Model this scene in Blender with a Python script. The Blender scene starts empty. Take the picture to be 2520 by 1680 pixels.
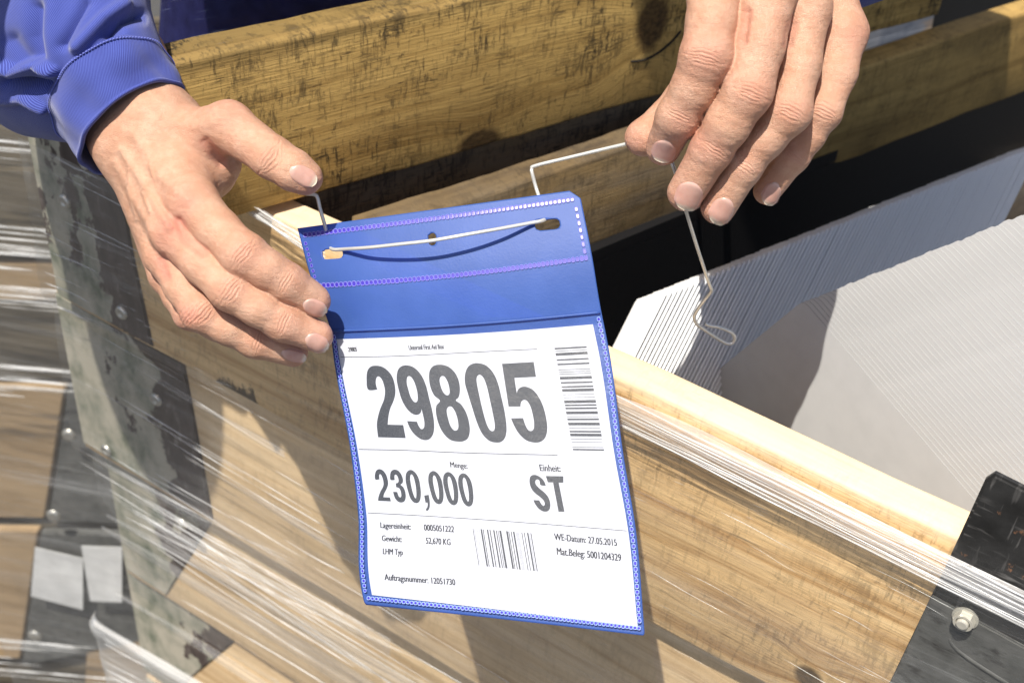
import bpy, bmesh, math, random
import numpy as np
from mathutils import Vector, Matrix

rng = np.random.default_rng(7)
random.seed(7)
scene = bpy.context.scene
col = scene.collection

# ------------------------------------------------------------------ camera, sky, sun, exposure
PITCH = math.radians(39.0)
H = 1.9
FPX = 3150.0
cam_data = bpy.data.cameras.new("camera")
cam = bpy.data.objects.new("camera", cam_data)
col.objects.link(cam)
cam.location = (0, 0, H)
ROLL = math.atan(360 / 3890)
cam.rotation_euler = (Matrix.Rotation(math.radians(90) - PITCH, 3, 'X') @ Matrix.Rotation(ROLL, 3, 'Z')).to_euler()
cam_data.sensor_width = 36.0
cam_data.lens = 45.0
cam_data.clip_start = 0.02
cam_data.clip_end = 400.0
cam_data.dof.use_dof = True
cam_data.dof.focus_distance = 0.72
cam_data.dof.aperture_fstop = 11.0
scene.camera = cam

SUN_TO = Vector((-0.23, -0.37, 1.04)).normalized()
sun_el = math.asin(SUN_TO.z)
sun_az = math.atan2(SUN_TO.x, SUN_TO.y)
world = bpy.data.worlds.new("World")
scene.world = world
world.use_nodes = True
wn = world.node_tree.nodes
sky = wn.new("ShaderNodeTexSky")
sky.sky_type = 'NISHITA'
sky.sun_disc = False
sky.sun_elevation = sun_el
sky.sun_rotation = sun_az
sky.air_density = 1.0
sky.dust_density = 3.0
bg = wn["Background"]
bg.inputs[1].default_value = 0.09
world.node_tree.links.new(sky.outputs[0], bg.inputs[0])
sun_data = bpy.data.lights.new("sun", 'SUN')
sun_data.energy = 5.0
sun_data.angle = math.radians(0.5)
sun_data.color = (1.0, 0.94, 0.84)
sun = bpy.data.objects.new("sun", sun_data)
col.objects.link(sun)
sun.rotation_euler = SUN_TO.to_track_quat('Z', 'Y').to_euler()
sun.location = SUN_TO * 20
scene.view_settings.view_transform = 'Standard'
scene.view_settings.look = 'None'
scene.view_settings.exposure = 0.45
scene.view_settings.gamma = 1.0
scene.view_settings.use_curve_mapping = False

# ------------------------------------------------------------------ measuring helpers (points in the place seen along a direction from where the photo was taken)
CC = np.array([0, 0, H]); RR = np.array([1.0, 0, 0])
FF = np.array([0, math.cos(PITCH), -math.sin(PITCH)])
UU = np.array([0, math.sin(PITCH), math.cos(PITCH)])
RR, UU = math.cos(ROLL) * RR + math.sin(ROLL) * UU, -math.sin(ROLL) * RR + math.cos(ROLL) * UU
def ray(u, v):
    u = np.asarray(u, float)[..., None]; v = np.asarray(v, float)[..., None]
    return FF + (u - 1260) / FPX * RR - (v - 840) / FPX * UU
def P(u, v, d):
    return CC + ray(u, v) * np.asarray(d, float)[..., None]
def hz(u, v, z):
    r = ray(u, v); return CC + r * ((z - H) / r[..., 2])[..., None]
def hp(u, v, p, n):
    r = ray(u, v); return CC + r * (np.dot(p - CC, n) / (r @ n))[..., None]
def proj(X):
    q = X - CC
    d = q @ FF
    return 1260 + FPX * (q @ RR) / d, 840 - FPX * (q @ UU) / d, d

# ------------------------------------------------------------------ object helpers
def link(name, me, mat=None, parent=None, smooth=True, loc=None):
    o = bpy.data.objects.new(name, me)
    col.objects.link(o)
    if mat is not None and len(me.materials) == 0:
        for m in (mat if isinstance(mat, (list, tuple)) else [mat]):
            me.materials.append(m)
    if smooth and len(me.polygons):
        me.polygons.foreach_set("use_smooth", np.ones(len(me.polygons), bool))
    if parent is not None:
        o.parent = parent
        o.matrix_parent_inverse = Matrix.Translation(-parent.location)
    return o
def tag(o, label=None, cat=None, group=None, kind=None):
    if label: o["label"] = label
    if cat: o["category"] = cat
    if group: o["group"] = group
    if kind: o["kind"] = kind
    return o
def thing(name, loc, label, cat, group=None):
    o = bpy.data.objects.new(name, None)
    o.empty_display_size = 0.05
    o.location = tuple(float(x) for x in loc)
    col.objects.link(o)
    return tag(o, label, cat, group)
def mesh_np(name, verts, faces):
    """faces: (n,4) or (n,3) int array or list"""
    me = bpy.data.meshes.new(name)
    verts = np.asarray(verts, np.float32)
    if isinstance(faces, np.ndarray):
        n, k = faces.shape
        me.vertices.add(len(verts)); me.vertices.foreach_set("co", verts.ravel())
        me.loops.add(n * k); me.loops.foreach_set("vertex_index", faces.astype(np.int32).ravel())
        me.polygons.add(n)
        me.polygons.foreach_set("loop_start", (np.arange(n) * k).astype(np.int32))
        me.polygons.foreach_set("loop_total", np.full(n, k, np.int32))
        me.update(calc_edges=True)
    else:
        me.from_pydata([tuple(map(float, v)) for v in verts], [], faces)
        me.update()
    me.validate()
    return me
def grid_faces(nu, nv, wrap_u=False):
    """verts index i*nv+j ; i in nu"""
    iu = np.arange(nu if wrap_u else nu - 1); jv = np.arange(nv - 1)
    I, J = np.meshgrid(iu, jv, indexing='ij')
    I2 = (I + 1) % nu
    return np.stack([I * nv + J, I2 * nv + J, I2 * nv + J + 1, I * nv + J + 1], -1).reshape(-1, 4)
def tube(pts, rad, seg=8, cap=True):
    """loft a round tube along pts; returns verts, faces(list)"""
    pts = np.asarray(pts, float); n = len(pts)
    rad = np.broadcast_to(np.asarray(rad, float), (n,))
    t = np.gradient(pts, axis=0); t /= np.linalg.norm(t, axis=1)[:, None] + 1e-12
    up = np.array([0.13, 0.31, 0.94]); nrm = np.cross(t[0], up); nrm /= np.linalg.norm(nrm)
    V = []
    for i in range(n):
        nrm = nrm - t[i] * np.dot(nrm, t[i]); nrm /= np.linalg.norm(nrm)
        b = np.cross(t[i], nrm)
        a = np.linspace(0, 2 * np.pi, seg, endpoint=False)
        V.append(pts[i] + rad[i] * (np.cos(a)[:, None] * nrm + np.sin(a)[:, None] * b))
    V = np.concatenate(V)
    Fs = []
    for i in range(n - 1):
        for k in range(seg):
            k2 = (k + 1) % seg
            Fs.append((i * seg + k, i * seg + k2, (i + 1) * seg + k2, (i + 1) * seg + k))
    if cap:
        Fs.append(tuple(reversed(range(seg)))); Fs.append(tuple((n - 1) * seg + k for k in range(seg)))
    return V, Fs
class MB:
    def __init__(s): s.v = []; s.f = []; s.n = 0
    def add(s, v, f):
        v = np.asarray(v, float)
        s.v.append(v); s.f += [tuple(int(i) + s.n for i in q) for q in f]; s.n += len(v)
    def build(s, name, mat, parent=None, smooth=True):
        return link(name, mesh_np(name, np.concatenate(s.v), s.f), mat, parent, smooth)
def catmull(pts, per=8, closed=False):
    p = np.asarray(pts, float); n = len(p); out = []
    rngi = range(n if closed else n - 1)
    for i in rngi:
        if closed: a, b, c, d = p[(i - 1) % n], p[i], p[(i + 1) % n], p[(i + 2) % n]
        else: a, b, c, d = p[max(i - 1, 0)], p[i], p[i + 1], p[min(i + 2, n - 1)]
        for k in range(per):
            t = k / per
            out.append(0.5 * (2 * b + (c - a) * t + (2 * a - 5 * b + 4 * c - d) * t * t + (3 * b - a - 3 * c + d) * t ** 3))
    if not closed: out.append(p[-1])
    return np.array(out)

# ------------------------------------------------------------------ material helpers
class NT:
    def __init__(s, name):
        s.m = bpy.data.materials.new(name); s.m.use_nodes = True
        s.t = s.m.node_tree; s.n = s.t.nodes; s.n.clear()
        s.out = s.n.new("ShaderNodeOutputMaterial")
    def lk(s, a, b): s.t.links.new(a, b)
    def node(s, typ, **kw):
        nd = s.n.new(typ)
        for k, v in kw.items(): setattr(nd, k, v)
        return nd
    def _in(s, sock, v):
        if isinstance(v, bpy.types.NodeSocket): s.lk(v, sock)
        elif v is not None:
            if sock.type in ('RGBA',) and not np.isscalar(v) and len(v) == 3: v = (*v, 1)
            sock.default_value = v
    def coord(s, kind="Object"): return s.node("ShaderNodeTexCoord").outputs[kind]
    def attr(s, name): return s.node("ShaderNodeAttribute", attribute_name=name)
    def mapping(s, vec, scale=(1, 1, 1), loc=(0, 0, 0), rot=(0, 0, 0)):
        m = s.node("ShaderNodeMapping"); s.lk(vec, m.inputs[0])
        m.inputs["Scale"].default_value = scale; m.inputs["Location"].default_value = loc; m.inputs["Rotation"].default_value = rot
        return m.outputs[0]
    def noise(s, vec, scale=5, detail=4, rough=.55, dist=0.0, out=0):
        n = s.node("ShaderNodeTexNoise"); s._in(n.inputs["Vector"], vec)
        n.inputs["Scale"].default_value = scale; n.inputs["Detail"].default_value = detail
        n.inputs["Roughness"].default_value = rough; n.inputs["Distortion"].default_value = dist
        return n.outputs[out]
    def vor(s, vec, scale=5, feature='F1', out=0, rand=1.0):
        n = s.node("ShaderNodeTexVoronoi", feature=feature); s._in(n.inputs["Vector"], vec)
        n.inputs["Scale"].default_value = scale; n.inputs["Randomness"].default_value = rand
        return n.outputs[out]
    def math(s, op, a, b=None, c=None, clamp=False):
        n = s.node("ShaderNodeMath", operation=op, use_clamp=clamp)
        s._in(n.inputs[0], a)
        if b is not None: s._in(n.inputs[1], b)
        if c is not None: s._in(n.inputs[2], c)
        return n.outputs[0]
    def ramp(s, fac, stops, interp='LINEAR'):
        n = s.node("ShaderNodeValToRGB"); s._in(n.inputs[0], fac)
        e = n.color_ramp.elements; n.color_ramp.interpolation = interp
        while len(e) < len(stops): e.new(0.5)
        for el, (p, c) in zip(e, stops):
            el.position = p; el.color = (*c, 1) if not np.isscalar(c) else (c, c, c, 1)
        return n.outputs[0]
    def mix(s, fac, a, b, blend='MIX'):
        n = s.node("ShaderNodeMix", data_type='RGBA', blend_type=blend)
        s._in(n.inputs[0], fac); s._in(n.inputs[6], a); s._in(n.inputs[7], b)
        return n.outputs[2]
    def sep(s, vec):
        n = s.node("ShaderNodeSeparateXYZ"); s.lk(vec, n.inputs[0]); return n.outputs
    def comb(s, x, y, z):
        n = s.node("ShaderNodeCombineXYZ")
        for i, v in enumerate((x, y, z)): s._in(n.inputs[i], v)
        return n.outputs[0]
    def bump(s, height, strength=.3, dist=.001, normal=None):
        n = s.node("ShaderNodeBump"); s.lk(height, n.inputs["Height"])
        n.inputs["Strength"].default_value = strength; n.inputs["Distance"].default_value = dist
        if normal is not None: s.lk(normal, n.inputs["Normal"])
        return n.outputs[0]
    def pbr(s, color, rough=.5, normal=None, spec=.5, metal=0.0, sss=0, sss_r=(1, .3, .15), sss_s=.003, trans=0, alpha=None, sheen=0, coat=0):
        b = s.node("ShaderNodeBsdfPrincipled")
        s._in(b.inputs["Base Color"], color); s._in(b.inputs["Roughness"], rough)
        if normal is not None: s.lk(normal, b.inputs["Normal"])
        s._in(b.inputs["Specular IOR Level"], spec); s._in(b.inputs["Metallic"], metal)
        if sss:
            b.inputs["Subsurface Weight"].default_value = sss
            b.inputs["Subsurface Radius"].default_value = sss_r; b.inputs["Subsurface Scale"].default_value = sss_s
        if trans: b.inputs["Transmission Weight"].default_value = trans
        if alpha is not None: s._in(b.inputs["Alpha"], alpha)
        if sheen: b.inputs["Sheen Weight"].default_value = sheen
        if coat: b.inputs["Coat Weight"].default_value = coat
        return b.outputs[0]
    def done(s, sh): s.lk(sh, s.out.inputs[0]); return s.m

def simple(name, color, rough=.5, metal=0.0, spec=.5, bump=None):
    m = NT(name)
    nrm = None
    if bump: nrm = m.bump(m.noise(m.coord(), bump[0], 4), bump[1], bump[2])
    c = m.coord()
    tone = m.mix(m.ramp(m.noise(c, 35, 5), [(.35, 0.0), (.7, 1.0)]), tuple(x * .85 for x in color), tuple(min(1, x * 1.1) for x in color))
    return m.done(m.pbr(tone, rough, nrm, spec, metal))

def wood_mat(name, light, dark, seed=0.0, flecks=0.0, stain=0.3, grain=1.0, knots=(), rough=.75, grey=0.0, stain_col=(.05, .035, .02), bumps=1.0, fleck_dir=1.0, top=None, top_h=.004, smears=()):
    """local axes: X along the board, Z across its face"""
    m = NT(name); c = m.coord(); xyz = m.sep(c)
    x, y, z = xyz[0], xyz[1], xyz[2]
    knotmask = None; zoff = z
    for (kx, kz, rx, rz) in knots:
        dx = m.math('DIVIDE', m.math('SUBTRACT', x, kx), rx); dz = m.math('DIVIDE', m.math('SUBTRACT', z, kz), rz)
        d2 = m.math('ADD', m.math('MULTIPLY', dx, dx), m.math('MULTIPLY', dz, dz))
        d2n = m.math('ADD', d2, m.math('MULTIPLY', m.math('SUBTRACT', m.noise(c, 160, 3), .5), .7))
        k = m.math('SUBTRACT', 1.0, m.math('MULTIPLY', m.math('SUBTRACT', d2n, .55), 1.4), clamp=True)
        knotmask = k if knotmask is None else m.math('MAXIMUM', knotmask, k)
        g = m.math('EXPONENT', m.math('MULTIPLY', d2, -.22))
        zoff = m.math('ADD', zoff, m.math('MULTIPLY', m.math('MULTIPLY', g, dz), rz * .9))
    v = m.comb(x, y, zoff)
    vw = m.mapping(v, (1.2, 14, 14), (seed, seed * .7, seed * 1.3))
    warp = m.noise(vw, 1.2, 3, .5)
    v2 = m.comb(m.math('MULTIPLY', x, 3.0 * grain), m.math('MULTIPLY', y, 60.0), m.math('ADD', m.math('MULTIPLY', zoff, 95.0 * grain), m.math('MULTIPLY', warp, 7.0)))
    v2 = m.mapping(v2, (1, 1, 1), (seed * 3, seed, seed * 2))
    rings = m.noise(v2, 1.0, 3, .6)
    fine = m.noise(m.mapping(v, (25, 400, 700), (seed, 0, seed)), 1.0, 4, .65)
    fac = m.math('ADD', m.math('MULTIPLY', rings, .75), m.math('MULTIPLY', fine, .3))
    base = m.ramp(fac, [(.36, dark), (.5, tuple((a * .65 + b * .35) for a, b in zip(light, dark))), (.66, light)])
    big = m.noise(m.mapping(v, (6, 6, 14), (seed * 5, 1, 2)), 1.0, 4, .6)
    base = m.mix(m.math('MULTIPLY', m.ramp(big, [(.48, 0.0), (.72, 1.0)]), stain), base, stain_col)
    if grey:
        gm = m.noise(m.mapping(v, (9, 9, 40), (seed, 3, 1)), 1.0, 5, .65)
        base = m.mix(m.math('MULTIPLY', m.ramp(gm, [(.4, 0.0), (.62, 1.0)]), grey), base, (.20, .19, .17))
    if flecks:
        zone = m.ramp(m.noise(m.mapping(v, (11, 9, 13), (seed, 8, 4)), 1.0, 4, .65), [(.34, .1), (.62, 1.0)])
        n1 = m.noise(m.mapping(v, (330 * fleck_dir, 100, 60), (seed, 0, 0)), 1.0, 5, .72, .6)
        n2 = m.noise(m.mapping(v, (55, 100, 480), (seed, 5, 0)), 1.0, 4, .65, .3)
        n3 = m.noise(m.mapping(v, (120, 100, 120), (seed, 15, 0)), 1.0, 6, .8)
        n4 = m.noise(m.mapping(v, (28, 28, 22), (seed, 25, 0)), 1.0, 5, .7)
        f1 = m.ramp(m.math('ADD', m.math('MULTIPLY', n1, .7), m.math('MULTIPLY', n4, .45)), [(.585, 0.0), (.665, 1.0)]); f2 = m.ramp(m.math('ADD', m.math('MULTIPLY', n2, .7), m.math('MULTIPLY', n4, .45)), [(.60, 0.0), (.69, 1.0)]); f3 = m.ramp(n3, [(.565, 0.0), (.67, .9)])
        fl = m.math('MULTIPLY', m.math('MAXIMUM', m.math('MAXIMUM', f1, f2), f3), m.math('MULTIPLY', zone, flecks))
        base = m.mix(m.math('MULTIPLY', m.ramp(n4, [(.50, 0.0), (.72, 1.0)]), .45 * flecks), base, m.mix(.6, base, dark))
        base = m.mix(fl, base, (.018, .016, .014))
    for (kx, kz, rx, rz) in smears:
        dx = m.math('DIVIDE', m.math('SUBTRACT', x, kx), rx); dz = m.math('DIVIDE', m.math('SUBTRACT', z, kz), rz)
        d2 = m.math('ADD', m.math('MULTIPLY', dx, dx), m.math('MULTIPLY', dz, dz))
        rag = m.noise(m.mapping(c, (150, 100, 60)), 1.0, 6, .75)
        sm = m.ramp(m.math('SUBTRACT', m.math('ADD', m.math('MULTIPLY', rag, 1.6), .12), m.math('MULTIPLY', d2, .45)), [(.60, 0.0), (.68, 1.0)])
        base = m.mix(m.math('MULTIPLY', sm, .9), base, (.030, .023, .018))
    if knotmask is not None:
        kr = m.noise(m.mapping(c, (180, 100, 260)), 1.0, 3)
        base = m.mix(m.math('MULTIPLY', knotmask, .92), base, m.ramp(kr, [(.3, (.02, .012, .006)), (.7, (.13, .075, .03))]))
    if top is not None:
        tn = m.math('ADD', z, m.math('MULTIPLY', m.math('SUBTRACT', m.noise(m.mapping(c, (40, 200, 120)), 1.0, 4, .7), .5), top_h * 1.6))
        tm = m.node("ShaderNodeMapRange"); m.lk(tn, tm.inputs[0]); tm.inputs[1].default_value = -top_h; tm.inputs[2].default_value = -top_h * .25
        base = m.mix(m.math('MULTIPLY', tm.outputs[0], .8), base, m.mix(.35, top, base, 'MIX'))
    h = m.math('ADD', m.math('MULTIPLY', fine, .6), m.math('MULTIPLY', rings, .5))
    nrm = m.bump(h, .55 * bumps, .0012)
    return m.done(m.pbr(base, rough, nrm, .25))

# ------------------------------------------------------------------ layout of the crate
ZT = H - 0.507
IN0 = hz(599., 432., ZT); IN1 = hz(2390., 1253., ZT)
D1 = (IN1 - IN0) / np.linalg.norm(IN1 - IN0)               # along the front side, left to right
NIN = np.array([-D1[1], D1[0], 0.0])                        # into the crate
TH = 0.025
PF = IN0 - NIN * TH                                         # a point on the outer front face (top edge)
RA0 = hz(1253., 459., ZT); RA1 = hz(2130., 165., ZT)
D2 = (RA1 - RA0) / np.linalg.norm(RA1 - RA0)               # along the back side, left to right
NB = np.array([-D2[1], D2[0], 0.0])                         # away from the camera through the back side
ZUP = np.array([0, 0, 1.0])
def fr(X, Y, O):
    return Matrix(((X[0], Y[0], 0, O[0]), (X[1], Y[1], 0, O[1]), (0, 0, 1, O[2]), (0, 0, 0, 1)))
MF = fr(D1, NIN, PF)
def floc(u, v):
    """place on the front face seen along a direction -> (x along, z)"""
    q = hp(float(u), float(v), PF, NIN) - PF
    return float(q @ D1), float(q[2])
XL = floc(65, 290)[0]                                       # left corner of the crate

def set_frame(o, M, parent=None):
    o.matrix_basis = M
    return o
def board_mesh(name, length, height, th, seg=40, r=.003, wob=.0012, seed=0, x0=0.0):
    g = np.random.default_rng(seed)
    prof = []
    for (cy, cz, a0) in ((th - r, -r, 0), (r, -r, 90), (r, -height + r, 180), (th - r, -height + r, 270)):
        for a in (0, 30, 60, 90):
            an = math.radians(a0 + a); prof.append((cy + r * math.cos(an), cz + r * math.sin(an)))
    prof = np.array(prof); n = len(prof)
    xs = np.linspace(0, length, seg)
    ph = g.uniform(0, 6.3, 8)
    def w(x, k): return sum(np.sin(x * f + ph[(k + i) % 8]) * a for i, (f, a) in enumerate(((23, .5), (57, .3), (131, .2), (290, .12))))
    V = []
    for x in xs:
        p = prof.copy()
        p[:, 1] += np.where(p[:, 1] > -height / 2, wob * w(x, 0), wob * w(x, 3))
        p[:, 0] += wob * .35 * w(x, 5)
        V.append(np.column_stack([np.full(n, x + x0), p]))
    V = np.concatenate(V)
    Fs = []
    for i in range(seg - 1):
        for k in range(n):
            k2 = (k + 1) % n
            Fs.append((i * n + k, i * n + k2, (i + 1) * n + k2, (i + 1) * n + k))
    Fs.append(tuple(reversed(range(n)))); Fs.append(tuple((seg - 1) * n + k for k in range(n)))
    return mesh_np(name, V, [tuple(reversed(f)) for f in Fs])
def board(name, parent, M, length, height, th, mat, seed=0, wob=.0012, x0=0.0, r=.003, seg=40):
    me = board_mesh(name, length, height, th, seg, r, wob, seed, x0)
    o = link(name, me, mat, parent)
    o.matrix_basis = M
    return o

# ---- setting
m = NT("asphalt"); c = m.coord()
asphalt = m.done(m.pbr(m.ramp(m.noise(c, 220, 4), [(.3, (.035, .034, .033)), (.7, (.085, .083, .08))]), .9, m.bump(m.noise(c, 300, 3), .5, .004)))
gv = [(-150, -150, 0), (150, -150, 0), (150, 150, 0), (-150, 150, 0)]
tag(link("ground", mesh_np("ground", gv, [(0, 1, 2, 3)]), asphalt, smooth=False), kind="structure")

# ---- wood kinds
kx, kz_ = floc(1990, 1665); XL_ = XL
wood_front = wood_mat("wood_front", (.84, .59, .31), (.46, .255, .095), 1.3, flecks=.45, stain=.35, stain_col=(.30, .17, .07), knots=[(kx - XL_, kz_, .010, .010)], smears=[(floc(612, 1015)[0] - XL_, floc(612, 1015)[1], .016, .034), (floc(560, 960)[0] - XL_, floc(560, 960)[1], .012, .016), (floc(300, 720)[0] - XL_, floc(300, 760)[1], .03, .03)], rough=.7, top=(.82, .70, .52), top_h=.010)  # top edge paled in colour to stand for strong sun on it
wood_second = wood_mat("wood_second", (.76, .57, .35), (.50, .33, .17), 4.1, flecks=.2, stain=.3, stain_col=(.22, .13, .06))
wood_back_rail = wood_mat("wood_back_rail", (.46, .30, .10), (.26, .16, .05), 7.7, flecks=.5, stain=.5)
wood_dark = wood_mat("wood_dark", (.22, .16, .10), (.09, .065, .045), 2.2, flecks=.7, stain=.6, grey=.5)
wood_far = wood_mat("wood_far", (.44, .31, .18), (.28, .19, .11), 9.1, flecks=.3, stain=.3)
m = NT("plate_paint"); c = m.coord()
pm = m.math('ADD', m.noise(m.mapping(c, (13, 13, 9), (0.3, 0, .9)), 1.0, 7, .68), m.math('MULTIPLY', m.math('SUBTRACT', m.sep(c)[0], XL + .036), 2.6))
pm = m.math('ADD', pm, m.math('MULTIPLY', m.ramp(m.sep(c)[2], [(-.0, 0.0), (.0, 0.0)]), 0.0))
low = m.node("ShaderNodeMapRange"); m.lk(m.sep(c)[2], low.inputs[0]); low.inputs[1].default_value = -.19; low.inputs[2].default_value = -.24
pm = m.math('SUBTRACT', pm, m.math('MULTIPLY', low.outputs[0], .13))
peel = m.ramp(pm, [(.50, 0.0), (.512, 1.0)])
grn = m.ramp(m.noise(m.mapping(c, (30, 30, 18), (4, 4, 1)), 1.0, 5, .65), [(.40, (.40, .37, .30)), (.54, (.27, .265, .21)), (.66, (.11, .13, .09))])
brn = m.ramp(m.noise(m.mapping(c, (120, 120, 40)), 1.0, 4, .6), [(.35, (.055, .042, .038)), (.6, (.085, .065, .058)), (.74, (.22, .20, .18))])
plate_paint = m.done(m.pbr(m.mix(peel, grn, brn), m.ramp(peel, [(0, .62), (1, .45)]), m.bump(m.math('ADD', peel, m.math('MULTIPLY', m.noise(c, 300, 3), .3)), .4, .0008), .4))
m = NT("black_steel"); c = m.coord()
scr = m.math('MULTIPLY', m.ramp(m.noise(m.mapping(c, (260, 100, 30), rot=(0, .5, 0)), 1.0, 3, .5), [(.58, 0.0), (.66, 1.0)]), m.ramp(m.noise(c, 22, 2), [(.40, 0.0), (.55, 1.0)]))
scr2 = m.math('MULTIPLY', m.ramp(m.noise(m.mapping(c, (40, 100, 330), rot=(0, -.3, 0)), 1.0, 3, .5), [(.60, 0.0), (.68, 1.0)]), m.ramp(m.noise(c, 17, 2), [(.42, 0.0), (.6, 1.0)]))
rust = m.ramp(m.math('ADD', m.noise(m.mapping(c, (75, 75, 55)), 1.0, 5, .65), m.math('MULTIPLY', m.noise(c, 14, 2), .25)), [(.755, 0.0), (.80, 1.0)])
bc = m.mix(m.math('MULTIPLY', m.math('MAXIMUM', scr, scr2), .7), m.ramp(m.noise(c, 60, 5), [(.3, (.010, .010, .010)), (.7, (.03, .03, .03))]), (.16, .155, .15))
bc = m.mix(rust, bc, (.19, .095, .05))
black_steel = m.done(m.pbr(bc, m.ramp(m.noise(c, 80, 4), [(.3, .28), (.7, .5)]), m.bump(m.noise(c, 120, 5), .3, .001), .5))
m = NT("grey_steel"); c = m.coord()
dark_plate = m.done(m.pbr(m.mix(m.ramp(m.noise(m.mapping(c, (60, 60, 140)), 1.0, 4, .6), [(.55, 0.0), (.7, 1.0)]), m.ramp(m.noise(c, 50, 5), [(.3, (.06, .062, .06)), (.7, (.13, .13, .125))]), (.035, .034, .033)), .5, m.bump(m.noise(c, 150, 4), .3, .001), .5))
nut_zinc = simple("nut_zinc", (.50, .48, .42), .5, .35, bump=(300, .2, .0005))
zinc = simple("zinc", (.62, .60, .55), .38, .85, bump=(300, .2, .0005))

# ---- front collar, its back side, second and third collars
collar = thing("pallet_collar", PF + D1 * .2 - ZUP * .2, "topmost timber collar of the crate, its pale front board behind the pouch and plated corners", "pallet collar", "timber collars of the crate")
LF = 1.45
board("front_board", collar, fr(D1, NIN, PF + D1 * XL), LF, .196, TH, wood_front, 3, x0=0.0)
# side board: inner face seen across the crate
tq = ((IN0 - RA0) @ NIN) / (D2 @ NIN)
qa = RA0 + D2 * (tq + .001)                                 # where the back side meets the front side
wood_back_left = wood_mat("wood_back_left", (.32, .22, .10), (.17, .11, .05), 8.3, flecks=.6, stain=.6, grey=.3, top=(.035, .028, .022), top_h=.006)  # left stretch of the side board: darker tone, near-black top edge
lsp = float((hz(1815., 270., ZT) - qa) @ D2)
board("side_board", collar, fr(D2, NB, qa), lsp, .10, .025, wood_back_left, 12)
board("side_board", collar, fr(D2, NB, qa + D2 * (lsp + .002)), 1.4 - lsp, .10, .025, wood_back_rail, 11)
def plate(name, parent, pts, y, th, mat, bev=.0015, M=None):
    """outline pts (x,z) in front-face frame; front at local -y (outside)"""
    bm = bmesh.new()
    vs = [bm.verts.new((px_, -y, pz_)) for px_, pz_ in pts]
    f = bm.faces.new(vs)
    r = bmesh.ops.extrude_face_region(bm, geom=[f])
    bmesh.ops.translate(bm, verts=[e for e in r['geom'] if isinstance(e, bmesh.types.BMVert)], vec=(0, th, 0))
    bmesh.ops.recalc_face_normals(bm, faces=bm.faces)
    fe = [e for e in bm.edges if all(abs(v.co.y + y) < 1e-6 for v in e.verts)]
    bmesh.ops.bevel(bm, geom=fe, offset=bev, segments=2, affect='EDGES')
    me = bpy.data.meshes.new(name); bm.to_mesh(me); bm.free()
    o = link(name, me, mat, parent, smooth=False)
    o.matrix_basis = M or MF
    return o
def rivet(name, parent, u, v, y, r=.0065, mat=None, hole=True, h=.003):
    x, z = floc(u, v)
    prof = [(0, h * .55), (r * .45, h * .6), (r * .55, h), (r * .85, h * .9), (r, h * .2), (r, 0)] if hole else [(0, h), (r * .6, h * .85), (r, 0)]
    V = []; n = 20
    for (rr, yy) in prof:
        for k in range(n):
            a = 2 * math.pi * k / n; V.append((x + rr * math.cos(a), -y - yy, z + rr * math.sin(a)))
    Fs = [(i * n + k, i * n + (k + 1) % n, (i + 1) * n + (k + 1) % n, (i + 1) * n + k) for i in range(len(prof) - 1) for k in range(n)]
    o = link(name, mesh_np(name, V, Fs), mat or zinc, parent); o.matrix_basis = MF
    return o
xr0 = floc(283, 420)[0]; xr1 = floc(380, 860)[0]
ztop = -.004; zb = -.192
xl = XL - .001
cp = plate("corner_plate", collar, [(xl, ztop), (xr0 + .004, ztop), ((xr0 + xr1) / 2, -.1), (xr1, zb), (xl, zb)], .0022, .0021, plate_paint)
for (u, v) in ((166, 492), (306, 765), (216, 395)):
    rivet("rivet", collar, u, v, .0023)
# hinge plate standing up above the front board on the right
h0 = floc(2195, 1680); h1 = floc(2335, 1376); h2 = floc(2428, 1172); h3 = floc(2450, 1160)
pts = [(h0[0] - .003, -.192), (h1[0], h1[1]), (h2[0], h2[1]), (h3[0], h3[1] + .001), (h3[0] + .05, h3[1] - .002), (h3[0] + .09, h3[1] - .006), (h3[0] + .10, -.03), (h3[0] + .10, -.192)]
hinge = plate("hinge_plate", collar, pts, .0042, .004, black_steel, .0016)
hx, hz_ = floc(2390, 1590)
rib_pts = catmull([(h0[0] + .018, -.0042, hz_ + .006), (hx, -.005, hz_ - .003), (hx + .06, -.005, hz_ - .012)], 6)
v_, f_ = tube(rib_pts, .0022, 8); o = link("rib", mesh_np("rib", v_, f_), dark_plate, hinge); o.matrix_parent_inverse = Matrix(); 
lip = plate("lower_plate", collar, [(h0[0] - .0028, -.1925), (h1[0] - .0002, h1[1] - .026), (h3[0] + .103, -.052), (h3[0] + .103, -.1925)], .0064, .002, dark_plate, .001)
# nut
nx, nz = floc(2385, 1500)
V = []; Fs = []
def ringv(r, y, n, off=0): return [(nx + r * math.cos(2 * math.pi * (k + off) / n), -y, nz + r * math.sin(2 * math.pi * (k + off) / n)) for k in range(n)]
NS = .58
vv = []; n = 24
def hexring(r, y):
    out = []
    for k in range(n):
        a = 2 * math.pi * k / n; s = math.cos(math.pi / 6) / math.cos((a % (math.pi / 3)) - math.pi / 6)
        out.append((nx + NS * r * s * math.cos(a), -.0065 - (y - .0065) * NS, nz + NS * r * s * math.sin(a)))
    return out
def circ(r, y): return [(nx + NS * r * math.cos(2 * math.pi * k / n), -.0065 - (y - .0065) * NS, nz + NS * r * math.sin(2 * math.pi * k / n)) for k in range(n)]
vv = circ(.0128, .0065) + circ(.0128, .0082) + hexring(.0104, .0084) + hexring(.0104, .0150) + circ(.0094, .0162) + circ(.0072, .0162) + circ(.0064, .0140) + circ(.0062, .0140) + circ(.0058, .0185) + circ(.0046, .0192) + circ(.0001, .0192)
ff = [(i * n + k, i * n + (k + 1) % n, (i + 1) * n + (k + 1) % n, (i + 1) * n + k) for i in range(10) for k in range(n)]
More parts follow.
